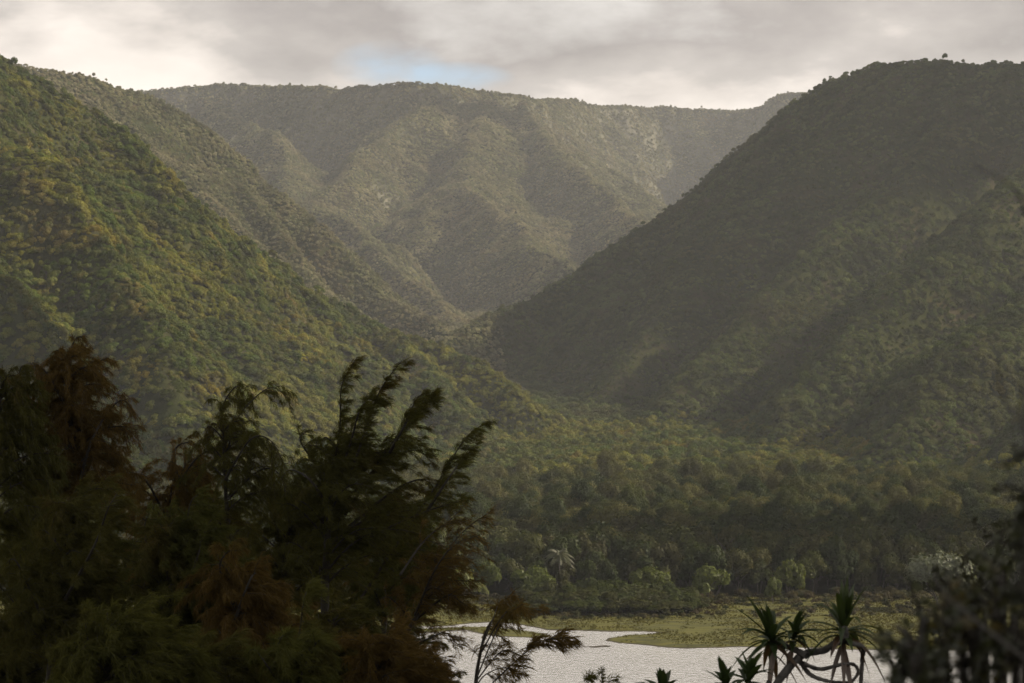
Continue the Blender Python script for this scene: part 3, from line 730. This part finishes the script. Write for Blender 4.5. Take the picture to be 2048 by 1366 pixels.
# coconut palm
def palm(px, py, d, spread):
    x, y, z = W(px, py, d); z0 = mz(x, d)
    e = tag(empty('coconut_palm', (x, d, z0)), 'coconut palm with drooping pale fronds against the dark forest', 'palm')
    h = z - z0
    obj('trunk', (lambda b: (b.add(*tube(bez([(0, 0, -.2), (.25, 0, h * .4), (-.1, .1, h)], 14), np.linspace(.22, .13, 14 // 2 * 2), 8)), b.mesh('trunk', M['bark']))[1])(Bag()), e)
    gg = np.random.default_rng(4)
    m = foliage_mat('palm_frond', [(.040, .045, .018), (.050, .052, .025)], transl=.25, gloss=.03, rough=.35)
    for k in range(18):
        a = k * 2.4; el = R(gg.uniform(-15, 70)); L = spread * gg.uniform(.85, 1.1)
        s = np.linspace(0, 1, 16)
        out = np.cos(el) * s * L * .9 + .1 * s * L; up = np.sin(el) * s * L - L * .62 * s ** 2.2
        path = np.stack([out * math.cos(a) - .1, out * math.sin(a) + .1, h + up], 1)
        b = Bag(); b.add(*tube(path, np.linspace(.05, .01, 16), 4))
        tan = np.gradient(path, axis=0); tan /= np.linalg.norm(tan, axis=1)[:, None]
        side = np.cross(tan, [0, 0, 1]); side /= np.linalg.norm(side, axis=1)[:, None] + 1e-6
        for t in np.linspace(.12, .99, 34):
            i = min(14, int(t * 15)); f = t * 15 - i; p = path[i] * (1 - f) + path[i + 1] * f
            for sg in (-1, 1):
                ll = L * .27 * math.sin(math.pi * min(1, t * .8 + .18)) + .15
                e_ = p + (side[i] * sg * .75 + tan[i] * .45 + np.array([0, 0, -.55 - .2 * gg.uniform()])) * ll
                mid = (p + e_) / 2 + np.array([0, 0, .06])
                wv = tan[i] * .045
                b.add([p - wv, p + wv, mid + wv, mid - wv, e_], np.array([[0, 1, 2, 3]])); b.add([mid - wv, mid + wv, e_], np.array([[0, 1, 2]]))
        obj('frond', b.mesh('frond', m), e)
palm(1118, 1108, 496, 4.3)

# grass tufts on the bank
gm = foliage_mat('grass_blade', [(.048, .045, .009), (.064, .058, .011), (.038, .030, .009)], transl=.3, gloss=.0)
gcol = bpy.data.collections.new('grass_tufts')
for i in range(3):
    gg = np.random.default_rng(i); b = Bag()
    for k in range(16):
        a = gg.uniform(0, 6.28); q = gg.uniform(0, .3); p = np.array([math.cos(a) * q, math.sin(a) * q, -.03]); a2 = gg.uniform(0, 6.28)
        w_ = np.array([math.cos(a2), math.sin(a2), 0]) * .03; t_ = p + np.array([gg.normal(0, .12), gg.normal(0, .12), gg.uniform(.2, .5)])
        b.add([p - w_, p + w_, t_], np.array([[0, 1, 2]]))
    gcol.objects.link(bpy.data.objects.new('grass_tuft', b.mesh('grass_tuft', gm)))
gg = np.random.default_rng(9)
px = gg.uniform(-110, 175, 90000); py = gg.uniform(395, 500, 90000)
pz = meadow_z(px[None], py[None])[0]
dn = fbm(px, py, 9, 3, 13)
k = (pz > .12) & (dn > -.1 + gg.uniform(-.3, .3, 90000)) & (np.abs(px) < py * .36)
scatter('grass', np.stack([px[k], py[k], pz[k]], 1), gg.uniform(.35, .9, (k.sum(), 1)) * np.ones((1, 3)), gcol, 'short rough grass on the flat bank', 3)
# ---------------------------------------------------------------- foreground ironwood trees
M['needle'] = foliage_mat('ironwood_needles', [(.054, .053, .016), (.060, .056, .018), (.050, .052, .016)], 2.5, (.070, .050, .017), .8, transl=.35, gloss=.0, leafvar=.6)
M['needle_brown'] = foliage_mat('rusty_needles', [(.074, .050, .017), (.080, .053, .018)], 2.5, (.054, .050, .016), 1.0, transl=.35, gloss=.0, leafvar=.6)
M['needle_light'] = foliage_mat('fresh_needles', [(.062, .066, .020), (.066, .066, .020)], 2.5, (.056, .044, .016), .8, transl=.4, gloss=.0, leafvar=.5)
WIND = np.array([.85, .10, .05])
def unit(v): return v / (np.linalg.norm(v, axis=-1, keepdims=True) + 1e-9)
def needles(bag, p, d, L, g, bend, wd=.0085):
    n = len(p)
    L = L[:, None]
    d = unit(d); p1 = p + d * L * .5; d2 = unit(d + bend); p2 = p1 + d2 * L * .55
    s = unit(np.cross(d, g.normal(size=(n, 3)))) * wd
    v = np.stack([p - s, p + s, p1 + s, p1 - s, p2], 1).reshape(-1, 3)
    i = np.arange(n)[:, None] * 5
    bag.add(v, i + np.array([[0, 1, 2, 3]])); bag.f.append(i + np.array([[3, 2, 4]]) + (bag.n - len(v)))
def dress(path, bag, wood, g, sec=(1.0, .28), gap=.20, dens=1.0, start=.15, r0=.03, need=(.16, .30), droop=.55, wind=.6, wd=.0085):
    """Side shoots with tufts of hanging needles along one limb; sec = their length at the limb's foot and tip."""
    seg = np.linalg.norm(np.diff(path, axis=0), axis=1); cum = np.concatenate([[0], np.cumsum(seg)]); tot = cum[-1]
    s = tot * start
    while s < tot:
        t = s / tot
        p = np.array([np.interp(s, cum, path[:, k]) for k in range(3)])
        k = min(len(path) - 2, int(np.searchsorted(cum, s)) - 1); tan = unit(path[k + 1] - path[max(k, 0)] + 1e-6)
        L = (sec[0] * (1 - t) ** .8 + sec[1]) * g.uniform(.55, 1.15)
        rd = unit(np.cross(tan, g.normal(size=3)))
        d = unit(tan * .6 + rd * .9 + WIND * wind * .45)
        m = 7; ts = np.linspace(0, 1, m)[:, None]
        q = p + d * L * ts + (WIND * wind * .28 + np.array([0, 0, -droop * .55])) * L * ts ** 2
        if L > .35: wood.add(*tube(q, np.linspace(.011, .004, m), 3))
        cnt = max(3, int(L / .045 * dens))
        tt = g.uniform(.08, 1.0, cnt); idx = np.minimum((tt * (m - 1)).astype(int), m - 2); f = (tt * (m - 1) - idx)[:, None]
        base = q[idx] * (1 - f) + q[idx + 1] * f; bt = unit(q[idx + 1] - q[idx])
        base = np.repeat(base, 6, 0) + g.normal(size=(len(base) * 6, 3)) * .025; bt = np.repeat(bt, 6, 0); n = len(base)
        dd = bt * .75 + g.normal(size=(n, 3)) * .48 + WIND * wind * .55 + np.array([0, 0, -droop * .5])
        needles(bag, base, dd, g.uniform(*need, n), g, WIND * wind * .35 + np.array([0, 0, -droop * .75]), wd)
        s += gap * g.uniform(.6, 1.4) * (1.15 - .45 * t)
    # needles on the leading shoot itself
    n = int(90 * dens); tt = g.uniform(.55, 1, n); base = np.stack([np.interp(tt * tot, cum, path[:, k]) for k in range(3)], 1)
    tan = unit(path[-1] - path[-4])
    needles(bag, base, tan * .5 + g.normal(size=(n, 3)) * .3 + WIND * wind * .7 + np.array([0, 0, -.25]), g.uniform(need[0], need[1] * .9, n), g, WIND * .3 + np.array([0, 0, -droop * .6]), wd)
def pxpath(pts, d, g, n=22, jit=1.0):
    dd = d + np.cumsum(g.normal(0, jit, len(pts))) * .6
    return bez([W(x, y, q) for (x, y), q in zip(pts, dd)], n)
def ironwood(label, d, trunk, limbs, auto=(0, 0, 0), mat='needle', seed=1, dens=1.0, r=.13, sec=(1.25, .30), gap=.17, droop=.55, wind=.6, name='ironwood_tree', wd=.0065, need=(.13, .27), cat='tree'):
    g = np.random.default_rng(seed)
    tp = [W(x, y, d) for x, y in trunk]
    gz_ = float(near_z(np.array([[tp[0][0]]]), np.array([[d]]))[0, 0])
    base = (tp[0][0] - .3, d, gz_ - .1)
    e = tag(empty(name, base), label, cat)
    off = np.array(base)
    tpath = bez([base] + tp, 34)
    tb = Bag(); tb.add(*tube(tpath - off, np.linspace(r * 1.5, r * .18, len(tpath)), 8)); obj('trunk', tb.mesh('trunk', M['dark_bark'], True), e)
    wood = Bag(); fol = Bag()
    dress(tpath[len(tpath) // 2:], fol, wood, g, sec, gap, dens, .1, need=need, droop=droop, wind=wind, wd=wd)
    for L in limbs:
        opts = {}
        if isinstance(L, tuple): L, opts = L
        p = pxpath(L, d, g)
        wood.add(*tube(p, np.linspace(opts.get('r', r * .38), .006, len(p)), 5))
        dress(p, fol, wood, g, opts.get('sec', sec), opts.get('gap', gap), opts.get('dens', dens), opts.get('start', .12), need=need, droop=opts.get('droop', droop), wind=opts.get('wind', wind), wd=wd)
    k, len0, t0 = auto; k = int(k * 1.45); len0 *= 1.12
    if k:
        N_ = len(tpath); zmin = 49 - .142 * d
        for i in range(k):
            t = t0 + (1 - t0) * (i + g.uniform(0, .8)) / k * .97
            p = tpath[min(N_ - 1, int(t * N_))]; a = g.uniform(0, 6.283)
            L = len0 * (1.12 - (t - t0) / (1 - t0) * .8) * g.uniform(.7, 1.15)
            o_ = np.array([math.cos(a), math.sin(a) * .8, 0]); s = np.linspace(0, 1, 14)[:, None]
            q = p + o_ * L * s * .85 + np.array([0, 0, 1]) * L * (1.0 * s - .62 * s ** 2.4) + WIND * L * .30 * s ** 2
            wood.add(*tube(q, np.linspace(r * .3, .006, 14), 5))
            dress(q, fol, wood, g, sec, gap, dens, .12, need=need, droop=droop, wind=wind, wd=wd)
    wood.v = [v - off.astype(np.float32) for v in wood.v]; fol.v = [v - off.astype(np.float32) for v in fol.v]
    obj('limb', wood.mesh('limb', M['dark_bark']), e)
    obj('foliage', fol.mesh('foliage', M[mat]), e)
    return e
SP = dict(sec=(.55, .16), gap=.13, droop=.35, wind=1.0, dens=1.3)
ironwood('tall windblown ironwood with feathery spires bent over, standing left of the pond', 60,
    [(655, 1366), (650, 1220), (655, 1080), (668, 960), (676, 900)],
    [([(640, 1060), (668, 950), (680, 850), (684, 770), (714, 714)], SP),
     ([(690, 980), (718, 900), (748, 810), (770, 765), (806, 718)], SP),
     ([(665, 990), (700, 890), (720, 820), (748, 782)], SP),
     ([(690, 1030), (760, 920), (812, 850), (845, 806), (872, 788)], dict(SP, sec=(.8, .2), dens=1.6)),
     ([(780, 905), (810, 850), (832, 800), (852, 784)], SP),
     ([(700, 1230), (800, 1080), (880, 960), (925, 885), (972, 842)], dict(SP, sec=(.6, .2))),
     ([(850, 1030), (895, 960), (925, 920), (955, 886)], SP),
     [(660, 1000), (630, 930), (600, 880), (615, 860)],
     [(660, 1020), (620, 960), (580, 940), (560, 960)],
     [(690, 1000), (770, 930), (830, 900), (870, 930)],
     [(690, 1060), (790, 980), (850, 960), (880, 1000)],
     [(690, 1100), (790, 1050), (860, 1020), (930, 1000)],
     ], (26, 2.4, .45), 'needle', 3, .9, .14)
ironwood('brown ironwood leaning over the pond, its lowest limbs against the water', 57,
    [(765, 1366), (800, 1290), (850, 1200), (872, 1120)],
    [[(830, 1230), (870, 1140), (910, 1090), (965, 1068)],
     [(850, 1180), (890, 1110), (930, 1060), (985, 1020)],
     [(820, 1250), (880, 1200), (905, 1190), (925, 1210)],
     [(790, 1300), (850, 1280), (890, 1265), (915, 1290)],
     [(800, 1150), (850, 1080), (900, 1040), (930, 1010)],
     [(780, 1330), (830, 1330), (870, 1320), (905, 1345)]], (10, 1.4, .62), 'needle_brown', 4, .55, .10)
ironwood('rusty brown ironwood with a high rounded crown and one drooping arm', 58,
    [(150, 1366), (146, 1150), (152, 960), (142, 820), (135, 720)],
    [[(155, 980), (180, 890), (212, 830), (245, 800), (268, 826)],
     [(150, 880), (175, 790), (195, 730), (214, 715)],
     [(150, 1000), (195, 905), (225, 900), (240, 930)],
     [(145, 860), (110, 770), (75, 730), (60, 745)],
     [(145, 800), (140, 720), (150, 680), (168, 672)],
     [(145, 920), (90, 830), (40, 800), (10, 820)]], (30, 1.9, .52), 'needle_brown', 5, 1.0, .13, droop=1.0, wind=.2)
ironwood('dark ironwood cut by the picture edge beside the rusty brown crown', 56,
    [(-50, 1366), (-30, 1100), (-10, 900), (5, 760)],
    [[(-20, 1000), (30, 900), (60, 860), (90, 880)], [(-10, 900), (30, 800), (40, 740), (50, 730)]], (24, 1.8, .5), 'needle', 6, 1.0, .13, droop=1.0, wind=.2)
ironwood('thin topped ironwood whose open crown arches above the middle of the grove', 62,
    [(470, 1366), (462, 1150), (450, 960), (446, 850)],
    [[(452, 930), (468, 850), (505, 800), (545, 775), (580, 800)],
     [(450, 900), (445, 820), (470, 775), (500, 780)],
     [(450, 960), (500, 880), (540, 880), (570, 930)],
     [(455, 1000), (520, 940), (560, 950), (575, 1010)],
     [(450, 950), (420, 890), (400, 880), (385, 900)]], (16, 1.6, .55), 'needle', 7, .7, .11, droop=1.0, wind=.3)
ironwood('low dark ironwood with crooked bare limbs between the two high crowns', 64,
    [(300, 1366), (318, 1180), (335, 1030), (370, 930)],
    [[(330, 1030), (290, 960), (255, 950), (235, 985)],
     [(345, 990), (390, 920), (430, 900), (470, 915)],
     [(330, 1060), (300, 990), (270, 985), (240, 1030)],
     [(340, 960), (350, 900), (375, 885), (400, 895)]], (20, 1.7, .5), 'needle_brown', 8, .8, .12, droop=1.0, wind=.3)
ironwood('bushy olive ironwood filling the lower corner under the rusty crown', 50,
    [(90, 1500), (100, 1350), (120, 1180), (140, 1010)],
    [[(110, 1300), (60, 1180), (30, 1120), (10, 1130)], [(130, 1200), (190, 1090), (215, 1020), (235, 985)], [(120, 1250), (170, 1150), (230, 1100), (260, 1110)]], (30, 2.0, .5), 'needle', 9, 1.25, .12)
ironwood('olive green ironwood with upright soft plumes in the middle of the grove', 48,
    [(330, 1500), (340, 1350), (335, 1190), (345, 1060)],
    [[(340, 1250), (390, 1130), (410, 1060), (440, 1020)], [(335, 1220), (300, 1120), (290, 1050), (310, 1010)], [(345, 1180), (370, 1090), (380, 1010), (400, 985)]], (30, 1.9, .5), 'needle', 10, 1.25, .12)
ironwood('round headed russet ironwood drooping low in the middle of the grove', 46,
    [(470, 1560), (475, 1400), (470, 1260), (462, 1150)],
    [[(470, 1240), (500, 1160), (515, 1150), (525, 1190)], [(470, 1220), (440, 1140), (455, 1105), (480, 1100)]], (24, 1.3, .55), 'needle_brown', 11, 1.3, .10, droop=.9, wind=.35)
ironwood('small fresh green ironwood with one pointed plume at the foot of the grove', 40,
    [(560, 1600), (570, 1450), (585, 1350), (596, 1290)],
    [([(585, 1340), (600, 1260), (608, 1200), (624, 1156)], dict(SP, wind=.8)),
     [(580, 1400), (540, 1340), (510, 1300), (490, 1310)], [(590, 1380), (620, 1310), (640, 1280), (655, 1300)], [(590, 1400), (560, 1310), (560, 1280), (575, 1265)]], (16, .9, .62), 'needle_light', 12, 1.4, .07, sec=(.5, .16), gap=.13)
ironwood('dense dark ironwood behind the plumes, above the fresh green one', 66,
    [(560, 1366), (565, 1200), (575, 1080), (590, 1000)],
    [[(570, 1100), (540, 1020), (525, 990), (500, 1000)]], (26, 2.2, .45), 'needle', 13, 1.1, .12)
ironwood('shaggy ironwood low in the corner below the olive one', 38,
    [(190, 1700), (200, 1500), (210, 1360), (220, 1260)], [], (26, 1.7, .5), 'needle_light', 14, 1.3, .1)
ironwood('stooping russet ironwood at the very bottom beside the dark trunks', 42,
    [(760, 1640), (765, 1500), (760, 1380), (750, 1290)], [], (22, 1.3, .5), 'needle_brown', 15, 1.2, .09)
ironwood('shaggy ironwood at the bottom edge between the russet one and the fresh plume', 41,
    [(400, 1700), (395, 1530), (400, 1400), (395, 1330)], [], (24, 1.4, .5), 'needle', 16, 1.3, .09)
ironwood('dark ironwood half hidden behind the tall spires', 70,
    [(760, 1366), (770, 1230), (775, 1100), (790, 1010)], [], (26, 2.2, .45), 'needle', 17, 1.0, .12)
ironwood('thin crowned ironwood standing behind the gap in the grove', 74,
    [(400, 1366), (400, 1200), (405, 1080), (410, 1000)], [], (24, 2.2, .45), 'needle', 18, 1.0, .12)
ironwood('deep shadowed ironwood behind the corner of the grove', 72,
    [(40, 1366), (50, 1200), (60, 1060), (70, 960)], [], (26, 2.6, .45), 'needle', 19, 1.0, .12)
ironwood('lowest dark ironwood under the tall spires', 52,
    [(640, 1560), (650, 1430), (660, 1330), (670, 1240)], [], (24, 1.7, .45), 'needle', 20, 1.1, .1)
ironwood('slender young ironwood with bare stems in front of the pond', 40,
    [(945, 1700), (950, 1400), (960, 1310), (975, 1255), (1000, 1222)],
    [([(952, 1360), (985, 1280), (1010, 1235), (1045, 1208)], dict(start=.45)),
     ([(960, 1310), (1000, 1240), (1030, 1215), (1082, 1222)], dict(start=.4)),
     ([(965, 1290), (985, 1240), (1000, 1205), (1030, 1190)], dict(start=.4)),
     ([(985, 1366), (1040, 1315), (1085, 1282), (1142, 1274)], dict(SP, start=.2)),
     ([(950, 1366), (985, 1320), (1010, 1300), (1040, 1310)], dict(start=.3)),
     ([(948, 1380), (970, 1350), (1010, 1335), (1030, 1350)], dict(start=.3))], (0, 0, 0), 'needle_brown', 21, .8, .045, sec=(.42, .14), gap=.16, droop=.5)
ironwood('tiny leafy sprig poking up in front of the water', 36,
    [(1200, 1500), (1204, 1380), (1203, 1335)],
    [([(1202, 1380), (1185, 1360), (1175, 1352)], dict(start=.3)), ([(1203, 1380), (1220, 1362), (1232, 1358)], dict(start=.3))], (0, 0, 0), 'needle', 22, .5, .02, sec=(.12, .05), gap=.09, droop=.3, need=(.06, .12), name='sapling', cat='sapling')
for i, (px, py, d, w_) in enumerate([(30, 1010, 82, 2.8), (215, 1040, 86, 2.8), (300, 1120, 80, 2.6), (480, 1060, 84, 2.8), (610, 1090, 80, 2.6), (700, 1130, 84, 2.4), (800, 1190, 80, 2.0), (130, 1160, 78, 2.6), (560, 1200, 74, 2.2), (420, 1210, 72, 2.2), (10, 1260, 58, 2.2), (270, 1270, 60, 2.2), (60, 1230, 70, 2.4)]):
    ironwood('dark ironwood crowded at the shadowy back of the grove, its top below the spires', d, [(px - 10, 1560), (px - 4, 1400), (px, (py + 1400) / 2), (px + 8, py)], [], (24, w_, .35), ('needle', 'needle', 'needle_brown')[i % 3], 40 + i, 1.0, .12, wd=.009)['group'] = 'ironwoods at the back of the grove'
# ---------------------------------------------------------------- screw pines
M['blade'] = foliage_mat('screw_pine_leaf', [(.026, .042, .012), (.034, .050, .015)], .3, (.08, .06, .02), .5, transl=.30, gloss=.03, rough=.3, leafvar=.4)
M['dead_blade'] = foliage_mat('dead_screw_pine_leaf', [(.055, .030, .014), (.075, .045, .022)], .3, None, 0, transl=.25, gloss=.05, leafvar=.5)
M['pale_bark'] = plain_mat('pale_limb_bark', (.035, .032, .028), (.12, .112, .10), 9.0)
def blade(bag, p, d, L, wd, g, sag, fold=.35):
    n = 9; s = np.linspace(0, 1, n)
    q = p + np.outer(s * L, d) + np.outer(s ** 2.2 * L * sag * 1.5, np.array([0, 0, -1.0])) 
    t = unit(np.gradient(q, axis=0)); side = unit(np.cross(t, np.array([g.normal() * .1, g.normal() * .1, 1.0]))); up = np.cross(side, t)
    wv = wd * np.minimum(1, (1 - s) * 2.2 + .02) * np.minimum(1, .5 + s * 4)
    v = np.stack([q - side * wv[:, None] + up * wv[:, None] * fold, q, q + side * wv[:, None] + up * wv[:, None] * fold], 1).reshape(-1, 3)
    i = np.arange(n - 1)[:, None] * 3
    bag.add(v, np.concatenate([i + np.array([[0, 1, 4, 3]]), i + np.array([[1, 2, 5, 4]])]))
def rosette(e, off, c, axis, L, n, seed, wd=.046):
    g = np.random.default_rng(seed); axis = unit(np.array(axis, float)); a0 = unit(np.cross(axis, [0.3, 1, .2])); b0 = np.cross(axis, a0)
    live, dead = Bag(), Bag(); c = np.array(c) - off
    for i in range(n):
        ph = i * 2.399; t = i / n
        tilt = R(6 + 92 * t ** 1.1) + g.normal(0, .26)
        d = axis * math.cos(tilt) + (a0 * math.cos(ph) + b0 * math.sin(ph)) * math.sin(tilt)
        blade(live if t < .88 else dead, c - axis * .16 * t, d, L * g.uniform(.6, 1.15) * (.8 + .3 * math.sin(math.pi * min(t + .2, 1))), wd, g, (.10 + .55 * t) * g.uniform(.4, 1.3))
    for i in range(n // 9):
        ph = g.uniform(0, 6.28); d = -axis * .75 + (a0 * math.cos(ph) + b0 * math.sin(ph)) * .6
        blade(dead, c - axis * g.uniform(.15, .3), unit(d), L * g.uniform(.5, .85), wd * .8, g, .35)
    o = obj('leaf_rosette', live.mesh('leaf_rosette', M['blade']), e)
    obj('dead_leaf', dead.mesh('dead_leaf', M['dead_blade']), o)
def screw_pine(label, d, limbs, heads, seed):
    """limbs: photo points and radii, the first from the ground up; heads: (x, y, lean, leaf length, leaves)"""
    first = W(*limbs[0][0][0], d); gz_ = float(near_z(np.array([[first[0]]]), np.array([[float(d)]]))[0, 0])
    base = np.array((first[0], d, gz_ - .1)); e = tag(empty('screw_pine', base), label, 'screw pine')
    g = np.random.default_rng(seed)
    for i, (pts, r0, r1) in enumerate(limbs):
        p = [np.array(W(x, y, d)) + np.array([0, g.normal(0, .12), 0]) for x, y in pts]
        if i == 0: p = [base] + p
        path = bez(p, 30); k = len(path)
        rad = np.linspace(r0, r1, k) * (1 + .10 * np.sin(np.arange(k) * 1.9))
        b = Bag(); b.add(*tube(path - base, rad, 10)); obj('trunk' if i == 0 else 'limb', b.mesh('limb', M['pale_bark'], True), e)
    for i, (x, y, lean, L, n) in enumerate(heads):
        rosette(e, base, W(x, y, d), (lean, g.normal(0, .12), 1), L, n, seed * 10 + i)
screw_pine('large screw pine with twisted bare grey limbs crossing the water', 26,
    [([(1530, 1450), (1545, 1375), (1582, 1330), (1612, 1308), (1650, 1304), (1668, 1288), (1690, 1280)], .062, .042),
     ([(1612, 1310), (1585, 1298), (1560, 1290), (1545, 1270)], .045, .035),
     ([(1690, 1282), (1722, 1292), (1730, 1320), (1722, 1370)], .036, .026),
     ([(1600, 1322), (1640, 1338), (1680, 1326), (1706, 1328), (1714, 1346), (1692, 1372)], .03, .02),
     ([(1602, 1325), (1622, 1350), (1660, 1362), (1700, 1366)], .035, .02),
     ([(1680, 1284), (1686, 1268), (1688, 1255)], .044, .04)],
    [(1538, 1268, -.25, .66, 32), (1688, 1252, .05, .72, 34), (1592, 1262, .2, .42, 22)], 5)
screw_pine('low screw pine with a ragged head just left of the big twisted one', 25,
    [([(1492, 1480), (1496, 1410), (1498, 1368)], .06, .045)], [(1498, 1350, .1, .48, 26)], 6)
screw_pine('small screw pine head at the water edge, between its ragged neighbour and the short one', 24,
    [([(1446, 1480), (1448, 1420), (1450, 1380)], .05, .04)], [(1450, 1362, -.15, .38, 22)], 7)
screw_pine('short upright screw pine standing apart at the bottom edge', 24,
    [([(1322, 1500), (1324, 1440), (1326, 1400)], .05, .04)], [(1326, 1384, 0, .46, 24)], 8)

# ---------------------------------------------------------------- near shrubs, out of focus
M['near_leaf'] = foliage_mat('near_shrub_leaf', [(.030, .036, .012), (.036, .038, .013)], .25, (.14, .085, .012), .65, transl=.35, gloss=.05, leafvar=.7, leafscale=8)
M['dull_leaf'] = foliage_mat('dull_shrub_leaf', [(.022, .024, .012), (.027, .028, .014)], .3, (.06, .045, .02), .5, transl=.3, gloss=.03, leafvar=.6, leafscale=6)
def near_shrub(label, d, foot, stems, seed, mat='near_leaf', leafL=.05, per=55, spread=.22, bare=(), bare_r=.02):
    g = np.random.default_rng(seed)
    b0 = W(*foot, d); gz_ = float(near_z(np.array([[b0[0]]]), np.array([[float(d)]]))[0, 0])
    base = np.array((b0[0], d, gz_ - .05)); e = tag(empty('leafy_shrub', base), label, 'shrub')
    wood, leaf = Bag(), Bag()
    for pts in stems:
        p = [base] + [np.array(W(x, y, d * g.uniform(.93, 1.09))) for x, y in pts]; path = bez(p, 20) - base
        wood.add(*tube(path, np.linspace(.018, .004, len(path)), 5))
        k0 = len(path) // 4
        for j in range(per):
            t = k0 + (len(path) - 1 - k0) * math.sqrt(g.uniform(.02, 1)); i = min(len(path) - 2, int(t)); q = path[i] * (1 - t + i) + path[i + 1] * (t - i)
            dr = unit(g.normal(size=3) + np.array([0, 0, .4])); tip = q + dr * spread * g.uniform(.3, 1)
            wood.add(*tube(np.array([q, (q + tip) / 2 + [0, 0, .01], tip]), np.array([.004, .003, .002]), 3))
            m = 9; tt = g.uniform(.2, 1, m)[:, None]; c = q + (tip - q) * tt
            ld = unit(dr + g.normal(size=(m, 3)) * .8); s = unit(np.cross(ld, g.normal(size=(m, 3)))); L = leafL * g.uniform(.6, 1.2, m)[:, None]
            nr = np.cross(ld, s)
            v = np.stack([c, c + ld * L * .5 + s * L * .28 + nr * L * .06, c + ld * L, c + ld * L * .5 - s * L * .28 + nr * L * .06], 1).reshape(-1, 3)
            leaf.add(v, np.arange(4 * m).reshape(-1, 4))
    obj('stem', wood.mesh('stem', M['dark_bark']), e)
    for pts in bare:
        p = [np.array(W(x, y, d * 1.0)) + np.array([0, g.normal(0, .05), 0]) for x, y in pts]; path = bez(p, 14) - base
        bb = Bag(); bb.add(*tube(path, np.linspace(bare_r, bare_r * .5, len(path)), 7)); obj('bare_limb', bb.mesh('bare_limb', M['pale_bark'], True), e)
    obj('foliage', leaf.mesh('foliage', M[mat]), e)
near_shrub('blurred dark shrub with yellow leaves filling the lower right corner', 5.0, (1960, 2050),
    [[(1860, 1420), (1835, 1340), (1815, 1290)], [(1930, 1400), (1905, 1290), (1890, 1215)], [(1950, 1400), (1940, 1280), (1930, 1190)], [(2000, 1360), (1990, 1240), (1985, 1130)], [(2060, 1320), (2060, 1160), (2050, 1040)], [(1840, 1450), (1800, 1390), (1790, 1350)], [(1970, 1430), (1950, 1350), (1940, 1290)], [(2030, 1420), (2020, 1340), (2010, 1270)], [(1900, 1450), (1880, 1400), (1870, 1360)], [(2050, 1420), (2045, 1320), (2055, 1220)]],
    31, per=18, spread=.15, leafL=.032, bare=([(1790, 1250), (1850, 1300), (1920, 1340), (2000, 1375)], [(1880, 1390), (1850, 1310), (1830, 1230)]), bare_r=.007)
near_shrub('dull brown green shrub behind the yellow leaved one', 11, (2010, 1900),
    [[(1975, 1340), (1955, 1220), (1945, 1150)], [(2010, 1300), (2000, 1160), (1995, 1080)], [(2050, 1280), (2050, 1100), (2045, 1000)], [(1900, 1400), (1885, 1300), (1870, 1240)], [(2080, 1250), (2080, 1080), (2075, 980)], [(1950, 1400), (1925, 1300), (1910, 1210)], [(1850, 1420), (1830, 1350), (1825, 1310)]],
    32, 'dull_leaf', .045, 20, .30)
near_shrub('very near blurred twiggy shrub with bare stems at the picture edge', 4.0, (2120, 2200),
    [[(2060, 1366), (2060, 1200), (2055, 1040)], [(2080, 1366), (2090, 1150), (2070, 900)]],
    33, 'dull_leaf', .028, 16, .12, bare=([(2150, 560), (2060, 440), (2010, 385), (1960, 325)], [(2110, 1100), (2050, 900), (2010, 800), (1990, 720)], [(2120, 1366), (2010, 1290), (1900, 1190), (1860, 1130)], [(2100, 1000), (2060, 860), (2045, 760), (2050, 690)]), bare_r=.004)
# ---------------------------------------------------------------- haze
def box(name, x0, x1, y0, y1, z0, z1, mat):
    v = [(x, y, z) for x in (x0, x1) for y in (y0, y1) for z in (z0, z1)]
    f = np.array([[0, 1, 3, 2], [4, 6, 7, 5], [0, 4, 5, 1], [2, 3, 7, 6], [0, 2, 6, 4], [1, 5, 7, 3]])
    return obj(name, mesh_np(name, v, f, mat))
hm, ht = new_mat('air_haze')
pv = N(ht, 'ShaderNodeVolumePrincipled'); pv.inputs['Color'].default_value = (.83, .86, .93, 1)
pv.inputs['Density'].default_value = HAZE; pv.inputs['Anisotropy'].default_value = .05
ho = N(ht, 'ShaderNodeOutputMaterial'); ht.links.new(pv.outputs[0], ho.inputs['Volume'])
tag(box('haze', -2700, 2700, -400, 5500, -3.0, 860, hm), 'warm pale haze filling the valley', None, None, 'stuff')
